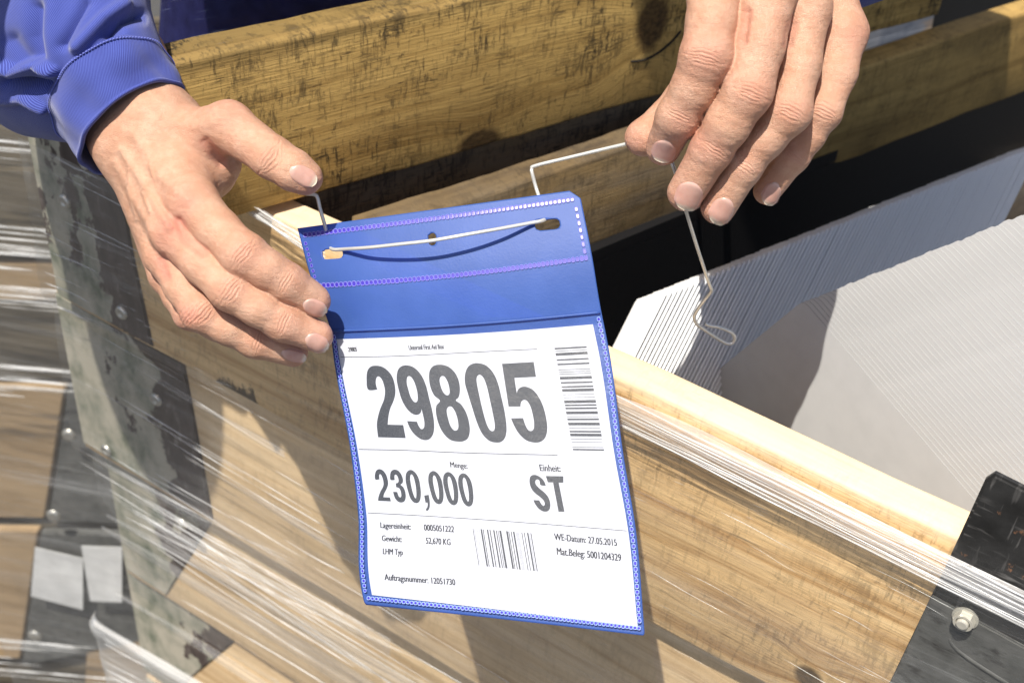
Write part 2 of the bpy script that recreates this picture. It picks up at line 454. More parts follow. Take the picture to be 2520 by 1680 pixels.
o = link("nut", mesh_np("nut", vv, ff), nut_zinc, hinge, smooth=False); o.matrix_parent_inverse = Matrix()

def lower_collar(k, back, mat, label):
    XL = floc(*{1: (158, 960), 2: (240, 1330)}.get(k, (255, 1500)))[0] - back
    t = thing("pallet_collar", PF + D1 * .2 - ZUP * (.2 * k + .2), label, "pallet collar", "timber collars of the crate")
    board("front_board", t, fr(D1, NIN, PF + D1 * (XL + back) + NIN * back - ZUP * (.2 * k + .002)), LF, .196, TH, mat, 20 + k)
    o = board("side_board", t, fr(D2, NB, qa + D2 * .07 - ZUP * (.2 * k)), 1.4, .19, .025, wood_dark, 30 + k)
    z0 = -.2 * k - .006; z1 = -.2 * k - .19
    p = plate("corner_plate", t, [(XL + back - .001, z0), (floc(440, 985)[0], z0), (floc(500, 1260)[0] if k == 1 else XL + .09, z1), (XL + back - .001, z1)], .0022 - back, .0021, plate_paint)
    return t
c2 = lower_collar(1, .012, wood_second, "second timber collar of the crate, shaded under the topmost collar and streaked with film")
for (u, v) in ((366, 996), (244, 1120), (430, 1300)):
    rivet("rivet", c2, u, v, -.0095)
c3 = lower_collar(2, .030, wood_second, "third timber collar of the crate, set back low at the photo's bottom left")
for k in range(3, 6):
    lower_collar(k, .04, wood_second, "timber collar low in the stack, under the third collar and wrapped in film")

# ---- taller collar standing behind the back side
ZA = ZT + .007
a0 = hz(1020., 410., ZA); a1 = hz(1632., 233., ZA)
DA = (a1 - a0) / np.linalg.norm(a1 - a0); NA = np.array([-DA[1], DA[0], 0])
def aloc(u, v):
    q = hp(float(u), float(v), a0, NA) - a0; return float(q @ DA), float(q[2])
xa0 = aloc(330, 420)[0]; xa1 = aloc(2318, 2)[0]
hA = aloc(733, 92)[1]
print("height of back board", hA, "top at x=1039", aloc(1039, 12)[1], "right end", xa1)
k1 = aloc(1605, 55); k2 = aloc(1180, 352)
def akn(k, rx, rz): return (k[0] - xa0, k[1] - hA, rx, rz)
wood_back = wood_mat("wood_back", (.60, .40, .135), (.38, .235, .07), 5.2, flecks=.9, stain=.35, stain_col=(.14, .085, .03), knots=[akn(k1, .017, .025), akn(k2, .020, .012)], rough=.8, bumps=1.4, top=(.012, .011, .009), top_h=.012)  # near-black top edge: the torso's shade put into the wood colour
oA = fr(DA, NA, a0 + DA * xa0 + ZUP * hA)
wood_strip = wood_mat("wood_strip", (.30, .20, .105), (.10, .062, .035), 6.6, flecks=.9, stain=.5, grey=.25)
backc = thing("pallet_collar", a0 + DA * .1, "yellowed dark-flecked timber collar with a big knot standing behind the crate", "pallet collar")
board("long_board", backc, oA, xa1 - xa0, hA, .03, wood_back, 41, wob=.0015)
# dark weathered board closing the slit below it, seen as a strip
board("lower_board", backc, fr(DA, NA, a0 + DA * (xa0 + .12) + NA * .012 - ZUP * .006), aloc(1960, 130)[0] - xa0 - .12, .16, .02, wood_strip, 43)

# ---- black plastic bin inside the crate
m = NT("black_plastic"); c = m.coord()
black_plastic = m.done(m.pbr((.007, .007, .008), .5, m.bump(m.noise(c, 260, 3), .35, .0008), .35))
ZB = H - .59
b0 = hz(2007., 392., ZB); b1 = hz(2417., 222., ZB)
bdir = (b1 - b0) / np.linalg.norm(b1 - b0); bn = np.array([-bdir[1], bdir[0], 0])
wledge = float((RA0 - b0) @ bn) - .004
tb = float(((IN0 + NIN * .012) - b0) @ NIN / (bdir @ NIN))
o0 = b0 + bdir * tb                                          # inner corner at the front-left
def quadbox(mb, base, X, lx, Y, ly, z0, z1):
    v = [base + X * a * lx + Y * b * ly + ZUP * z for z in (z0, z1) for a, b in ((0, 0), (1, 0), (1, 1), (0, 1))]
    mb.add(v, [(0, 3, 2, 1), (4, 5, 6, 7), (0, 1, 5, 4), (1, 2, 6, 5), (2, 3, 7, 6), (3, 0, 4, 7)])
bin_t = thing("plastic_bin", o0 + bdir * .5 - ZUP * .3, "black plastic bin standing inside the timber crate around the pale sheets", "bin")
mb = MB(); quadbox(mb, o0 - ZUP * 0, bdir, 1.25, bn, wledge, -.012, 0); mb.build("rim", black_plastic, bin_t, False)
mb = MB(); quadbox(mb, o0 - ZUP * .0125, bdir, 1.25, bn, .004, -.30, 0); mb.build("back_wall", black_plastic, bin_t, False)
fb = IN0 + NIN * .004
mb = MB(); quadbox(mb, np.array([fb[0], fb[1], 0]) + D1 * float((o0 - fb) @ D1) + ZUP * ZB, D1, .9, NIN, .004, -.315, -.03); mb.build("front_wall", black_plastic, bin_t, False)
mb = MB(); c0_ = o0 - ZUP * .315; c1_ = c0_ + bdir * 1.25; c2_ = c0_ + D1 * .9 + bdir * .5; c3_ = c0_ + D1 * .9
mb.add([q + ZUP * z for z in (0, .006) for q in (c0_, c3_, c2_, c1_)], [(0, 3, 2, 1), (4, 5, 6, 7), (0, 1, 5, 4), (1, 2, 6, 5), (2, 3, 7, 6), (3, 0, 4, 7)]); mb.build("bottom", black_plastic, bin_t, False)

# ---- stacks of plastic sheets in the bin
m = NT("white_plastic"); c = m.coord()
white_plastic = m.done(m.pbr(m.ramp(m.noise(c, 60, 3), [(.3, (.60, .605, .61)), (.7, (.64, .645, .65))]), .42, m.bump(m.noise(c, 700, 2), .08, .0003), .4))
m = NT("grey_plastic"); c = m.coord()
grey_plastic = m.done(m.pbr((.84, .85, .86), .5, m.bump(m.noise(c, 500, 2), .08, .0003), .4))
def sheet_mesh(name, S, T, pts, th, bev, mat, seg=2):
    bm = bmesh.new()
    vs = [bm.verts.new(tuple(T * a + ZUP * b - S * 0)) for a, b in pts]
    f = bm.faces.new(vs)
    r = bmesh.ops.extrude_face_region(bm, geom=[f])
    bmesh.ops.translate(bm, verts=[e for e in r['geom'] if isinstance(e, bmesh.types.BMVert)], vec=tuple(S * th))
    bmesh.ops.recalc_face_normals(bm, faces=bm.faces)
    big = [fc for fc in bm.faces if abs(np.dot(np.array(fc.normal), S)) > .9]
    eds = {e for fc in big for e in fc.edges}
    bmesh.ops.bevel(bm, geom=list(eds), offset=bev, segments=seg, affect='EDGES')
    me = bpy.data.meshes.new(name); bm.to_mesh(me); bm.free(); me.materials.append(mat)
    return me
def sheet_mesh3(name, S, pts, th, bev, mat):
    bm = bmesh.new(); f = bm.faces.new([bm.verts.new(tuple(q)) for q in pts])
    r = bmesh.ops.extrude_face_region(bm, geom=[f]); bmesh.ops.translate(bm, verts=[e for e in r['geom'] if isinstance(e, bmesh.types.BMVert)], vec=tuple(S * th))
    bmesh.ops.recalc_face_normals(bm, faces=bm.faces)
    big = [fc for fc in bm.faces if len(fc.verts) == len(pts)]
    bmesh.ops.bevel(bm, geom=list({e for fc in big for e in fc.edges}), offset=bev, segments=3, affect='EDGES')
    me = bpy.data.meshes.new(name); bm.to_mesh(me); bm.free(); me.materials.append(mat)
    return me
def rounded(poly, i, r, n=4):
    p = [np.array(q, float) for q in poly]; a, b, cc = p[i - 1], p[i], p[(i + 1) % len(p)]
    d1 = (a - b) / np.linalg.norm(a - b); d2 = (cc - b) / np.linalg.norm(cc - b)
    s, e = b + d1 * r, b + d2 * r
    arc = [(1 - t) ** 2 * s + 2 * t * (1 - t) * b + t * t * e for t in np.linspace(0, 1, n)]
    return [tuple(q) for q in p[:i]] + [tuple(q) for q in arc] + [tuple(q) for q in p[i + 1:]]
zs = H - .55
S1 = hz(1640., 716., zs); S1b = hz(2520., 367., zs); SG = (S1b - S1) / np.linalg.norm(S1b - S1); TG = np.array([SG[1], -SG[0], 0])
def tz(u, v, p, S, T):
    q = hp(float(u), float(v), p, S) - p; return np.array([q @ T, q[2]])
def lean(u, v, p, S, T, a, b):
    """direction in the S,T,up frame with T:up = a:b that runs from p towards the measured point"""
    n = np.cross(S, T * a + ZUP * b); n /= np.linalg.norm(n); q = hp(float(u), float(v), p, n) - p; return q / np.linalg.norm(q)
eg = lean(1563, 870, S1, SG, TG, .35, -1.0)
bk = -TG * .03 - ZUP * .028
gp3 = [np.zeros(3), eg * .0008 + bk * .0, eg * .17, eg * .17 + bk, bk]; gp3 = [bk, bk * .10, eg * .0030, eg * .17, eg * .17 + bk]
gme = sheet_mesh3("grey_sheet", SG, gp3, .0036, .0016, grey_plastic)
nG = 84; spg = float(np.linalg.norm(S1b - S1)) / 78
for i in range(nG):
    o = bpy.data.objects.new("grey_sheet", gme); col.objects.link(o)
    o.location = tuple(S1 + SG * spg * i + TG * rng.normal(0, .00012) + ZUP * rng.normal(0, .00025))
    tag(o, "thin grey plastic sheet on edge in the ribbed stack at the back of the bin", "plastic sheet", "grey plastic sheets standing in a row")
zw = H - .52
A1 = hz(1977., 739., zw); A1b = hz(2520., 522., zw); SW = (A1b - A1) / np.linalg.norm(A1b - A1); TW = np.array([SW[1], -SW[0], 0])
spw_ = float(np.linalg.norm(A1b - A1)) / 41.0
pl = tz(1724, 945, A1, SW, TW); pl /= np.linalg.norm(pl); pr = tz(2404, 1237, A1, SW, TW); pr /= np.linalg.norm(pr)
poly = [tuple(pl * .24), (0, 0), tuple(pr * .30), tuple(pr * .30 + np.array([-.05, -.16])), (0.02, -.24)]
wme = sheet_mesh("white_sheet", SW, TW, rounded(poly, 1, .006), .0005, .00010, white_plastic)
wme.materials.append(simple('dimmed_edge', (.26, .26, .26), .6))  # edge colour darkened to offset the sunlight falling on the edges
for p_ in wme.polygons:
    if abs(np.dot(np.array(p_.normal), SW)) < .5: p_.material_index = 1
fan = (hp(2520., 522., A1 + SW * .0006 * 43, SW) - A1) / 43.0
nW = 56; spw = float(np.linalg.norm(A1b - A1)) / 41.0
print("sheet spacing", spg, spw)
for i in range(nW):
    o = bpy.data.objects.new("white_sheet", wme); col.objects.link(o)
    o.location = tuple(A1 + fan * i + TW * rng.normal(0, .0003) + ZUP * rng.normal(0, .0003))
    if i == 0:
        tag(o, "frontmost white plastic sheet with its whole face showing behind the front board", "plastic sheet", "white plastic sheets nested in a row")
    else:
        tag(o, "white plastic sheet nested behind the frontmost one, only its edge showing", "plastic sheet", "white plastic sheets nested in a row")

# ------------------------------------------------------------------ the document pouch
TK = np.array([0, 35, 64, 70, 81, 138, 177, 227, 231.5]) / 231.5
LK = np.array([(733, 562), (772, 702), (814, 815), (817, 840), (822, 880), (863, 1104), (882, 1260), (893, 1463), (898, 1486)], float)
RK = np.array([(1425, 467), (1457, 630), (1480, 768), (1486, 797), (1497, 852), (1535, 1124), (1565, 1305), (1585, 1540), (1587, 1563)], float)
def hermite(tk, yk, t):
    d = np.gradient(yk, tk, axis=0)
    i = np.clip(np.searchsorted(tk, t, side='right') - 1, 0, len(tk) - 2)
    h = (tk[i + 1] - tk[i])[..., None]; x = ((t - tk[i])[..., None]) / h
    return (2 * x ** 3 - 3 * x * x + 1) * yk[i] + (x ** 3 - 2 * x * x + x) * h * d[i] + (-2 * x ** 3 + 3 * x * x) * yk[i + 1] + (x ** 3 - x * x) * h * d[i + 1]
def pouch_px(s, t):
    s = np.asarray(s, float); t = np.asarray(t, float)
    L = hermite(TK, LK, t); Rr = hermite(TK, RK, t)
    smax = 1 - .034 * np.clip(1 - t / .020, 0, 1)
    rb = np.clip((t - .988) / .012, 0, 1)
    rnd = .006 * (1 - np.sqrt(np.clip(1 - rb ** 2, 0, 1)))
    s2 = rnd + s * (smax - 2 * rnd)
    p = L + (Rr - L) * s2[..., None]
    p[..., 1] += 5.0 * np.sin(np.pi * s) * np.interp(t, [0, .1, .35, .6, 1], [0, 2.2, 1.0, .3, -.3])
    return p
def pouch_depth(s, t):
    return .733 - .030 * t + (.5 - s) * .026 - .004 * np.sin(np.pi * s) - .004 * np.sin(np.pi * np.clip(t / .3, 0, 1)) + .006 * np.clip(1 - s / .25, 0, 1) ** 2
def pouch(s, t, off=0.0):
    """off: metres towards the viewer side of the pouch"""
    p = pouch_px(s, t)
    return P(p[..., 0], p[..., 1], pouch_depth(np.asarray(s, float), np.asarray(t, float)) - off)
_gs, _gt = np.meshgrid(np.linspace(0, 1, 301), np.linspace(0, 1, 401), indexing='ij')
_gp = pouch_px(_gs, _gt)
def inv(u, v):
    """place on the pouch from a measured point"""
    u = np.atleast_1d(np.asarray(u, float)); v = np.atleast_1d(np.asarray(v, float)); out = []
    for a, b in zip(u, v):
        k = np.argmin((_gp[..., 0] - a) ** 2 + (_gp[..., 1] - b) ** 2)
        s, t = _gs.flat[k], _gt.flat[k]
        for _ in range(6):
            e = 1e-4
            p = pouch_px(np.array([s, s + e, s]), np.array([t, t, t + e])); r = np.array([a, b]) - p[0]
            J = np.column_stack([(p[1] - p[0]) / e, (p[2] - p[0]) / e]); ds = np.linalg.solve(J, r)
            s = min(max(s + ds[0], -.05), 1.05); t = min(max(t + ds[1], 0), 1)
        out.append((s, t))
    return np.array(out)

m = NT("blue_vinyl"); c = m.coord()
lea = m.vor(m.mapping(c, (1, 1, 1)), 900, out=0)
leb = m.noise(c, 420, 4, .6)
vb = (m.pbr(m.mix(m.ramp(m.noise(c, 45, 4), [(.35, 0.0), (.7, 1.0)]), (.050, .115, .36), (.062, .135, .41)), .48, m.bump(m.math('ADD', m.math('MULTIPLY', lea, .5), leb), .18, .0004), .35))
tv = m.node('ShaderNodeBsdfTransparent'); tv.inputs[0].default_value = (.10, .13, .95, 1); mv = m.node('ShaderNodeMixShader'); mv.inputs[0].default_value = .32; m.lk(vb, mv.inputs[1]); m.lk(tv.outputs[0], mv.inputs[2]); blue_vinyl = m.done(mv.outputs[0])
m = NT("blue_vinyl_pad"); blue_pad = m.done(m.pbr((.045, .03, .36), .35))
m = NT("weld_ridge"); weld = m.done(m.pbr((.17, .17, .55), .5, spec=.4))
m = NT("clear_weld"); weld_clear = m.done(m.pbr((.27, .38, .85), .25, spec=.7))
m = NT("paper"); c = m.coord()
paper_mat = m.done(m.pbr(m.ramp(m.noise(c, 500, 3), [(.3, (.50, .51, .55)), (.7, (.54, .55, .59))]), .7, m.bump(m.noise(c, 650, 4), .10, .0004), .3))
m = NT("print_ink"); c = m.coord()
ink_mat = m.done(m.pbr(m.ramp(m.noise(c, 1500, 3), [(.35, (.035, .038, .045)), (.75, (.075, .08, .088))]), .55, spec=.3))
m = NT("print_ink_thin"); ink_thin = m.done(m.pbr((.02, .022, .028), .6, spec=.3))

pouch_t = thing("document_pouch", pouch(.5, 0.0), "blue vinyl document pouch with a clear front pocket hung on a wire", "document pouch")
def holes():
    out = []
    for (uc, vc, w, h, ang) in ((819, 625, 52, 25, -4), (1347, 553, 62, 27, -4), (1064, 589, 20, 31, 0)):
        out.append((uc, vc, w / 2, h / 2, math.radians(ang)))
    return out
def hole_sd(u, v, hh):
    uc, vc, a, b, an = hh
    x = (u - uc) * math.cos(an) + (v - vc) * math.sin(an); y = -(u - uc) * math.sin(an) + (v - vc) * math.cos(an)
    if a >= b:
        r = b; qx = np.abs(x) - (a - r); return np.hypot(np.maximum(qx, 0), y) - r + np.minimum(qx, 0) * 0
    r = a; qy = np.abs(y) - (b - r); return np.hypot(x, np.maximum(qy, 0)) - r
def surf_sheet(name, s0, s1, t0, t1, ns, nt, off, th, mat, parent, cut=False):
    ss = np.linspace(s0, s1, ns); ts = np.linspace(t0, t1, nt)
    Sg, Tg = np.meshgrid(ss, ts, indexing='ij')
    px_ = pouch_px(Sg, Tg)
    F = grid_faces(ns, nt)
    if cut:
        u, v = px_[..., 0].ravel().copy(), px_[..., 1].ravel().copy()
        sd = np.min([hole_sd(u, v, h) for h in holes()], axis=0)
        keep = (sd[F] > 0).sum(1) >= 2
        inside = sd < 0
        for it in range(12):                                   # pull rim vertices onto the hole outline
            sdn = np.min([hole_sd(u, v, h) for h in holes()], axis=0)
            e = .5
            gx = (np.min([hole_sd(u + e, v, h) for h in holes()], axis=0) - sdn) / e; gy = (np.min([hole_sd(u, v + e, h) for h in holes()], axis=0) - sdn) / e
            mv = inside & np.isin(np.arange(len(u)), F[keep].ravel())
            u[mv] -= (sdn * gx)[mv]; v[mv] -= (sdn * gy)[mv]
        F = F[keep]
        X = P(u, v, (pouch_depth(Sg, Tg).ravel() - off))
        used = np.unique(F); rm = -np.ones(len(X), int); rm[used] = np.arange(len(used))
        X = X[used]; F = rm[F]
    else:
        X = pouch(Sg, Tg, off).reshape(-1, 3)
    me = mesh_np(name, X, F)
    o = link(name, me, mat, parent)
    if th:
        md = o.modifiers.new("thickness", 'SOLIDIFY'); md.thickness = th; md.offset = 0
    return o
surf_sheet("back_panel", 0, 1, 0, 1, 190, 260, 0, .0009, blue_vinyl, pouch_t, cut=True)

# clear pocket front (thin film, left open at the fold)
m = NT("clear_film"); c = m.coord()
tr = m.node("ShaderNodeBsdfTransparent"); gl = m.node("ShaderNodeBsdfGlossy"); gl.inputs["Roughness"].default_value = .22
m.lk(m.bump(m.math('ADD', m.noise(c, 380, 4), m.math('MULTIPLY', m.noise(c, 26, 2), 9.0)), .3, .0006), gl.inputs["Normal"])
fz = m.node("ShaderNodeLayerWeight"); fz.inputs[0].default_value = .25
mx = m.node("ShaderNodeMixShader"); m.lk(m.math('ADD', m.math('MULTIPLY', fz.outputs[0], .5), .03), mx.inputs[0]); m.lk(tr.outputs[0], mx.inputs[1]); m.lk(gl.outputs[0], mx.inputs[2])
tr.inputs[0].default_value = (.97, .98, 1, 1)
clear_film = m.done(mx.outputs[0])
surf_sheet("clear_front", .006, .994, 64 / 231.5, .996, 60, 90, .0022, 0, clear_film, pouch_t)
# fold lip across the pocket opening
lipS = np.linspace(.004, .996, 50)
lv, lf = tube(pouch(lipS, np.full(50, 64 / 231.5), .0012), .0009, 6)
link("pocket_lip", mesh_np("pocket_lip", lv, lf), blue_vinyl, pouch_t)

# stitched-looking weld seams: little rings of pressed vinyl
def weld_row(name, path, period, w, l, rad, off, mat, half=False, pad=None, seed=0):
    """path: measured polyline (n,2); one ring every period px"""
    g = np.random.default_rng(seed)
    p = catmull(path, 12); d = np.r_[0, np.cumsum(np.hypot(*np.diff(p, axis=0).T))]
    n = int(d[-1] / period); mb = MB(); mp = MB(); K = 14
    FS = ((1 + rad, 0), (1 + rad * .3, .00045), (1 - rad * .6, .00045), (1 - rad * 1.5, 0), (1 - rad * 1.2, .0001)); PX = []; OF = []
    def sq(x): return np.sign(x) * np.abs(x) ** .7
    for i in range(n):
        q = (i + .5) * d[-1] / n
        c0 = np.array([np.interp(q, d, p[:, 0]), np.interp(q, d, p[:, 1])]); q2 = q + 2 if q + 2 < d[-1] else q - 2
        t = np.array([np.interp(q2, d, p[:, 0]), np.interp(q2, d, p[:, 1])]) - c0; t /= np.linalg.norm(t); nn = np.array([-t[1], t[0]])
        a = np.linspace(0, 2 * math.pi, K, endpoint=False) + g.normal(0, .05)
        ll = l * (1 + g.normal(0, .05)); ww = w * (1 + g.normal(0, .06))
        for f, o_ in FS:
            PX.append(c0 + np.outer(sq(np.cos(a)) * ll / 2 * f, t) + np.outer(sq(np.sin(a)) * ww / 2 * f, nn)); OF.append(np.full(K, off + o_))
    PX = np.concatenate(PX); st = inv_fast(PX[:, 0], PX[:, 1]); X = pouch(st[:, 0], st[:, 1], np.concatenate(OF)).reshape(n, 5 * K, 3)
    Fq = [(r_i * K + k, r_i * K + (k + 1) % K, (r_i + 1) * K + (k + 1) % K, (r_i + 1) * K + k) for r_i in range(3) for k in range(K)]
    for i in range(n):
        mb.add(X[i, :4 * K], Fq)
        if pad is not None: mp.add(X[i, 4 * K:], [tuple(range(K))])
    o = mb.build(name, mat, pouch_t); tag(o, kind="stuff")
    if pad is not None:
        o2 = mp.build("weld_dimple", pad, pouch_t, False); tag(o2, kind="stuff")
def inv_fast(u, v):
    u = np.asarray(u, float); v = np.asarray(v, float)
    # start from a bilinear guess, then Newton on all points together
    t = np.clip((v - 520) / 1000, .0, 1); s = np.full_like(t, .5)
    for _ in range(14):
        e = 1e-4
        p0 = pouch_px(s, t); ps = (pouch_px(s + e, t) - p0) / e; pt = (pouch_px(s, np.clip(t + e, 0, 1.0 + e)) - p0) / e
        ru = u - p0[..., 0]; rv = v - p0[..., 1]
        det = ps[..., 0] * pt[..., 1] - pt[..., 0] * ps[..., 1]; det = np.where(np.abs(det) < 1e-6, 1e-6, det)
        ds = (ru * pt[..., 1] - rv * pt[..., 0]) / det; dt = (-ru * ps[..., 1] + rv * ps[..., 0]) / det
        s = np.clip(s + np.clip(ds, -.3, .3), -.03, 1.03); t = np.clip(t + np.clip(dt, -.3, .3), 0, 1)
    return np.column_stack([s, t])
def srow(t, s0, s1, n=9, dv=0.0):
    ss = np.linspace(s0, s1, n); p = pouch_px(ss, np.full(n, t)); p[:, 1] += dv; return p
def scol(s, t0, t1, n=12):
    tt = np.linspace(t0, t1, n); return pouch_px(np.full(n, s), tt)
weld_row("weld_seam", srow(.0195, .012, .978), 10.6, 11, 9.4, .17, .0006, weld, pad=blue_pad, seed=1)
weld_row("weld_seam", srow(35.5 / 231.5, .012, .985), 10.6, 11.5, 9.4, .17, .0006, weld, pad=blue_pad, seed=2)
weld_row("weld_seam", scol(.977, .034, .146), 16, 8, 13, .17, .0006, weld, pad=blue_pad, seed=3)
weld_row("weld_seam", scol(.013, .034, .150), 13, 6, 9, .17, .0006, weld, pad=blue_pad, seed=4)
weld_row("weld_seam", scol(.985, 66 / 231.5, .976), 14, 8, 11, .19, .0024, weld_clear, pad=blue_pad, seed=5)
weld_row("weld_seam", scol(.010, 66 / 231.5, .976), 12, 7, 9, .2, .0024, weld_clear, pad=blue_pad, seed=6)
weld_row("weld_seam", srow(.984, .012, .988, dv=2.5), 9.6, 8.5, 8, .22, .0024, weld_clear, pad=blue_pad, seed=7)

# ---- the printed sheet in the pocket
PA = inv_fast(np.array([828.5, 1459, 1569.5, 915.5]), np.array([834.5, 798, 1541.5, 1463.]))
def paper_st(a, b):
    a = np.asarray(a)[..., None]; b = np.asarray(b)[..., None]
    return (1 - a) * (1 - b) * PA[0] + a * (1 - b) * PA[1] + a * b * PA[2] + (1 - a) * b * PA[3]
ag, bg_ = np.meshgrid(np.linspace(0, 1, 50), np.linspace(0, 1, 70), indexing='ij')
st = paper_st(ag, bg_)
paper = link("paper_label", mesh_np("paper_label", pouch(st[..., 0], st[..., 1], .0010).reshape(-1, 3), grid_faces(50, 70)), paper_mat)
tag(paper, "white printed paper sheet with big number 29805 and barcodes inside the pouch", "paper label")
OFF = .00118
def print_part(name, vs, fs, mat=ink_mat):
    """vs measured points; kept flat on the paper"""
    vs = np.asarray(vs, float); st = inv_fast(vs[:, 0], vs[:, 1])
    return link(name, mesh_np(name, pouch(st[:, 0], st[:, 1], OFF), fs), mat, paper, smooth=False)
def fill_poly(outlines):
    """triangulate outlines (first outer, rest holes) with a filled 2-D curve, cut fine enough to follow the paper"""
    cu = bpy.data.curves.new("tmp", 'CURVE'); cu.dimensions = '2D'; cu.fill_mode = 'BOTH'
    for o_ in outlines:
        sp = cu.splines.new('POLY'); sp.points.add(len(o_) - 1); sp.use_cyclic_u = True
        for k, (x, y) in enumerate(o_): sp.points[k].co = (x, -y, 0, 1)
    return curve_to_2d(cu, 14.0)
def curve_to_2d(cu, maxlen):
    ob = bpy.data.objects.new("tmp", cu); col.objects.link(ob)
    dg = bpy.context.evaluated_depsgraph_get(); dg.update()
    me = bpy.data.meshes.new_from_object(ob.evaluated_get(dg))
    bm = bmesh.new(); bm.from_mesh(me); bmesh.ops.remove_doubles(bm, verts=bm.verts, dist=1e-5)
    for _ in range(3):
        le = [e for e in bm.edges if e.calc_length() > maxlen]
        if not le: break
        bmesh.ops.subdivide_edges(bm, edges=le, cuts=1)
    bmesh.ops.triangulate(bm, faces=[f for f in bm.faces if len(f.verts) > 4])
    bm.verts.ensure_lookup_table()
    v = np.array([(q.co.x, -q.co.y) for q in bm.verts]) if len(bm.verts) else np.zeros((0, 2)); f = [tuple(q.index for q in fc.verts) for fc in bm.faces]
    bm.free(); bpy.data.objects.remove(ob); bpy.data.curves.remove(cu); bpy.data.meshes.remove(me)
    return v, f
def text_2d(s, bold=.0):
    cu = bpy.data.curves.new("tmp", 'FONT'); cu.body = s; cu.size = 1.0; cu.offset = bold; cu.resolution_u = 4; cu.fill_mode = 'FRONT'
    return curve_to_2d(cu, .5)
def text_on(s, p0, p1, h, bold=.0, lean=None, mat=ink_thin):
    v, f = text_2d(s, bold)
    cap, _ = text_2d("H", bold)
    ch = -(cap[:, 1].min())
    x0, x1 = v[:, 0].min(), v[:, 0].max()
    p0 = np.array(p0, float); p1 = np.array(p1, float)
    st = inv_fast(np.array([p0[0], p0[0]]), np.array([p0[1], p0[1] - h]))
    # the sheet's own up direction at this place
    sa = pouch_px(np.array([st[0, 0], st[0, 0]]), np.array([st[0, 1], st[0, 1] - .02])); up = (sa[1] - sa[0]); up = up / abs(up[1]) * h
    xx = (v[:, 0] - x0) / (x1 - x0); yy = -v[:, 1] / ch
    pts = p0 + xx[:, None] * (p1 - p0) + yy[:, None] * up
    dx = (p1 - p0) / np.linalg.norm(p1 - p0) * h * .035; n_ = len(pts)
    V_ = np.concatenate([pts - dx, pts + dx]); st = inv_fast(V_[:, 0], V_[:, 1])
    X_ = pouch(st[:, 0], st[:, 1], np.r_[np.full(n_, OFF), np.full(n_, OFF + .00004)])
    return link("lettering", mesh_np("lettering", X_, f + [tuple(q + n_ for q in t) for t in f]), mat, paper, smooth=False)
for args in (("29805", (857.8, 865), (878.7, 864.3), 10.5), ("Unterteil First Aid Box", (1006.7, 861), (1093, 858), 11.5),
             ("Menge:", (1109, 1149), (1151, 1152.5), 13.5), ("Einheit:", (1329.5, 1158), (1380.5, 1160), 16),
             ("Lagereinheit:", (936.6, 1298), (1011, 1302), 14), ("0005051222", (1043.8, 1304.2), (1117.5, 1308.6), 14.8),
             ("Gewicht:", (940, 1330), (989, 1333), 14), ("52,670 KG", (1048.4, 1336.5), (1108.6, 1340.4), 14.8),
             ("LHM Typ", (942.5, 1362.3), (991, 1365), 14), ("Auftragsnummer: 12051730", (947, 1426), (1120.5, 1439), 14.8),
             ("WE-Datum: 27.05.2015", (1364.7, 1327.6), (1518.4, 1342.5), 16.2), ("Mat.Beleg: 5001204329", (1371, 1363.7), (1529, 1379.7), 17)):
    text_on(*args)
# big figures traced from the sheet
def zt(pts, x0, y0, k): return [(x0 + a / k, y0 + b / k) for a, b in pts]
G = {}
G['2'] = [[(337, 698), (322, 600), (330, 520), (362, 478), (410, 468), (470, 478), (525, 515), (570, 575), (595, 660), (598, 740), (580, 810), (548, 885), (532, 960), (525, 1036), None, (675, 1040), None, (699, 1165), None, (433, 1157), None, (421, 1040), (432, 960), (455, 880), (488, 800), (500, 720), (488, 650), (466, 595), (435, 570), (415, 590), (410, 640), (425, 697), None]]
G['9'] = [[(618, 640), (613, 560), (630, 500), (668, 470), (720, 465), (785, 490), (850, 560), (895, 660), (925, 780), (955, 900), (973, 1020), (968, 1110), (940, 1165), (895, 1185), (835, 1170), (775, 1120), (735, 1060), (713, 1002), None, (808, 1007), None, (825, 1050), (852, 1080), (875, 1065), (880, 1020), (870, 960), (852, 885), None, (840, 925), (800, 942), (750, 922), (700, 868), (655, 780)],
          [(710, 640), (725, 700), (745, 765), (775, 812), (800, 820), (815, 795), (812, 730), (795, 660), (772, 605), (745, 572), (722, 570), (710, 595)]]
G['8'] = [[(925, 600), (930, 520), (965, 472), (1030, 458), (1105, 475), (1170, 530), (1210, 610), (1222, 700), (1210, 770), (1182, 802), (1230, 838), (1275, 905), (1305, 990), (1318, 1090), (1300, 1165), (1255, 1195), (1200, 1199), (1125, 1180), (1060, 1115), (1015, 1025), (992, 925), (995, 855), (1030, 805), (975, 755), (940, 680)],
          [(1027, 625), (1045, 690), (1070, 735), (1100, 754), (1122, 735), (1120, 680), (1100, 615), (1072, 572), (1045, 568), (1028, 590)],
          [(1095, 915), (1110, 985), (1132, 1050), (1165, 1090), (1195, 1088), (1208, 1055), (1200, 985), (1178, 915), (1148, 868), (1120, 860), (1098, 880)]]
G['0'] = [[(1272, 640), (1272, 550), (1300, 480), (1350, 448), (1410, 445), (1480, 470), (1545, 540), (1590, 640), (1622, 770), (1655, 920), (1672, 1060), (1662, 1150), (1625, 1198), (1570, 1208), (1500, 1188), (1435, 1120), (1385, 1010), (1340, 870), (1300, 740)],
          [(1388, 650), (1410, 760), (1440, 890), (1470, 1000), (1500, 1072), (1530, 1099), (1555, 1085), (1558, 1030), (1540, 930), (1512, 800), (1485, 680), (1455, 595), (1422, 557), (1395, 562), (1382, 595)]]
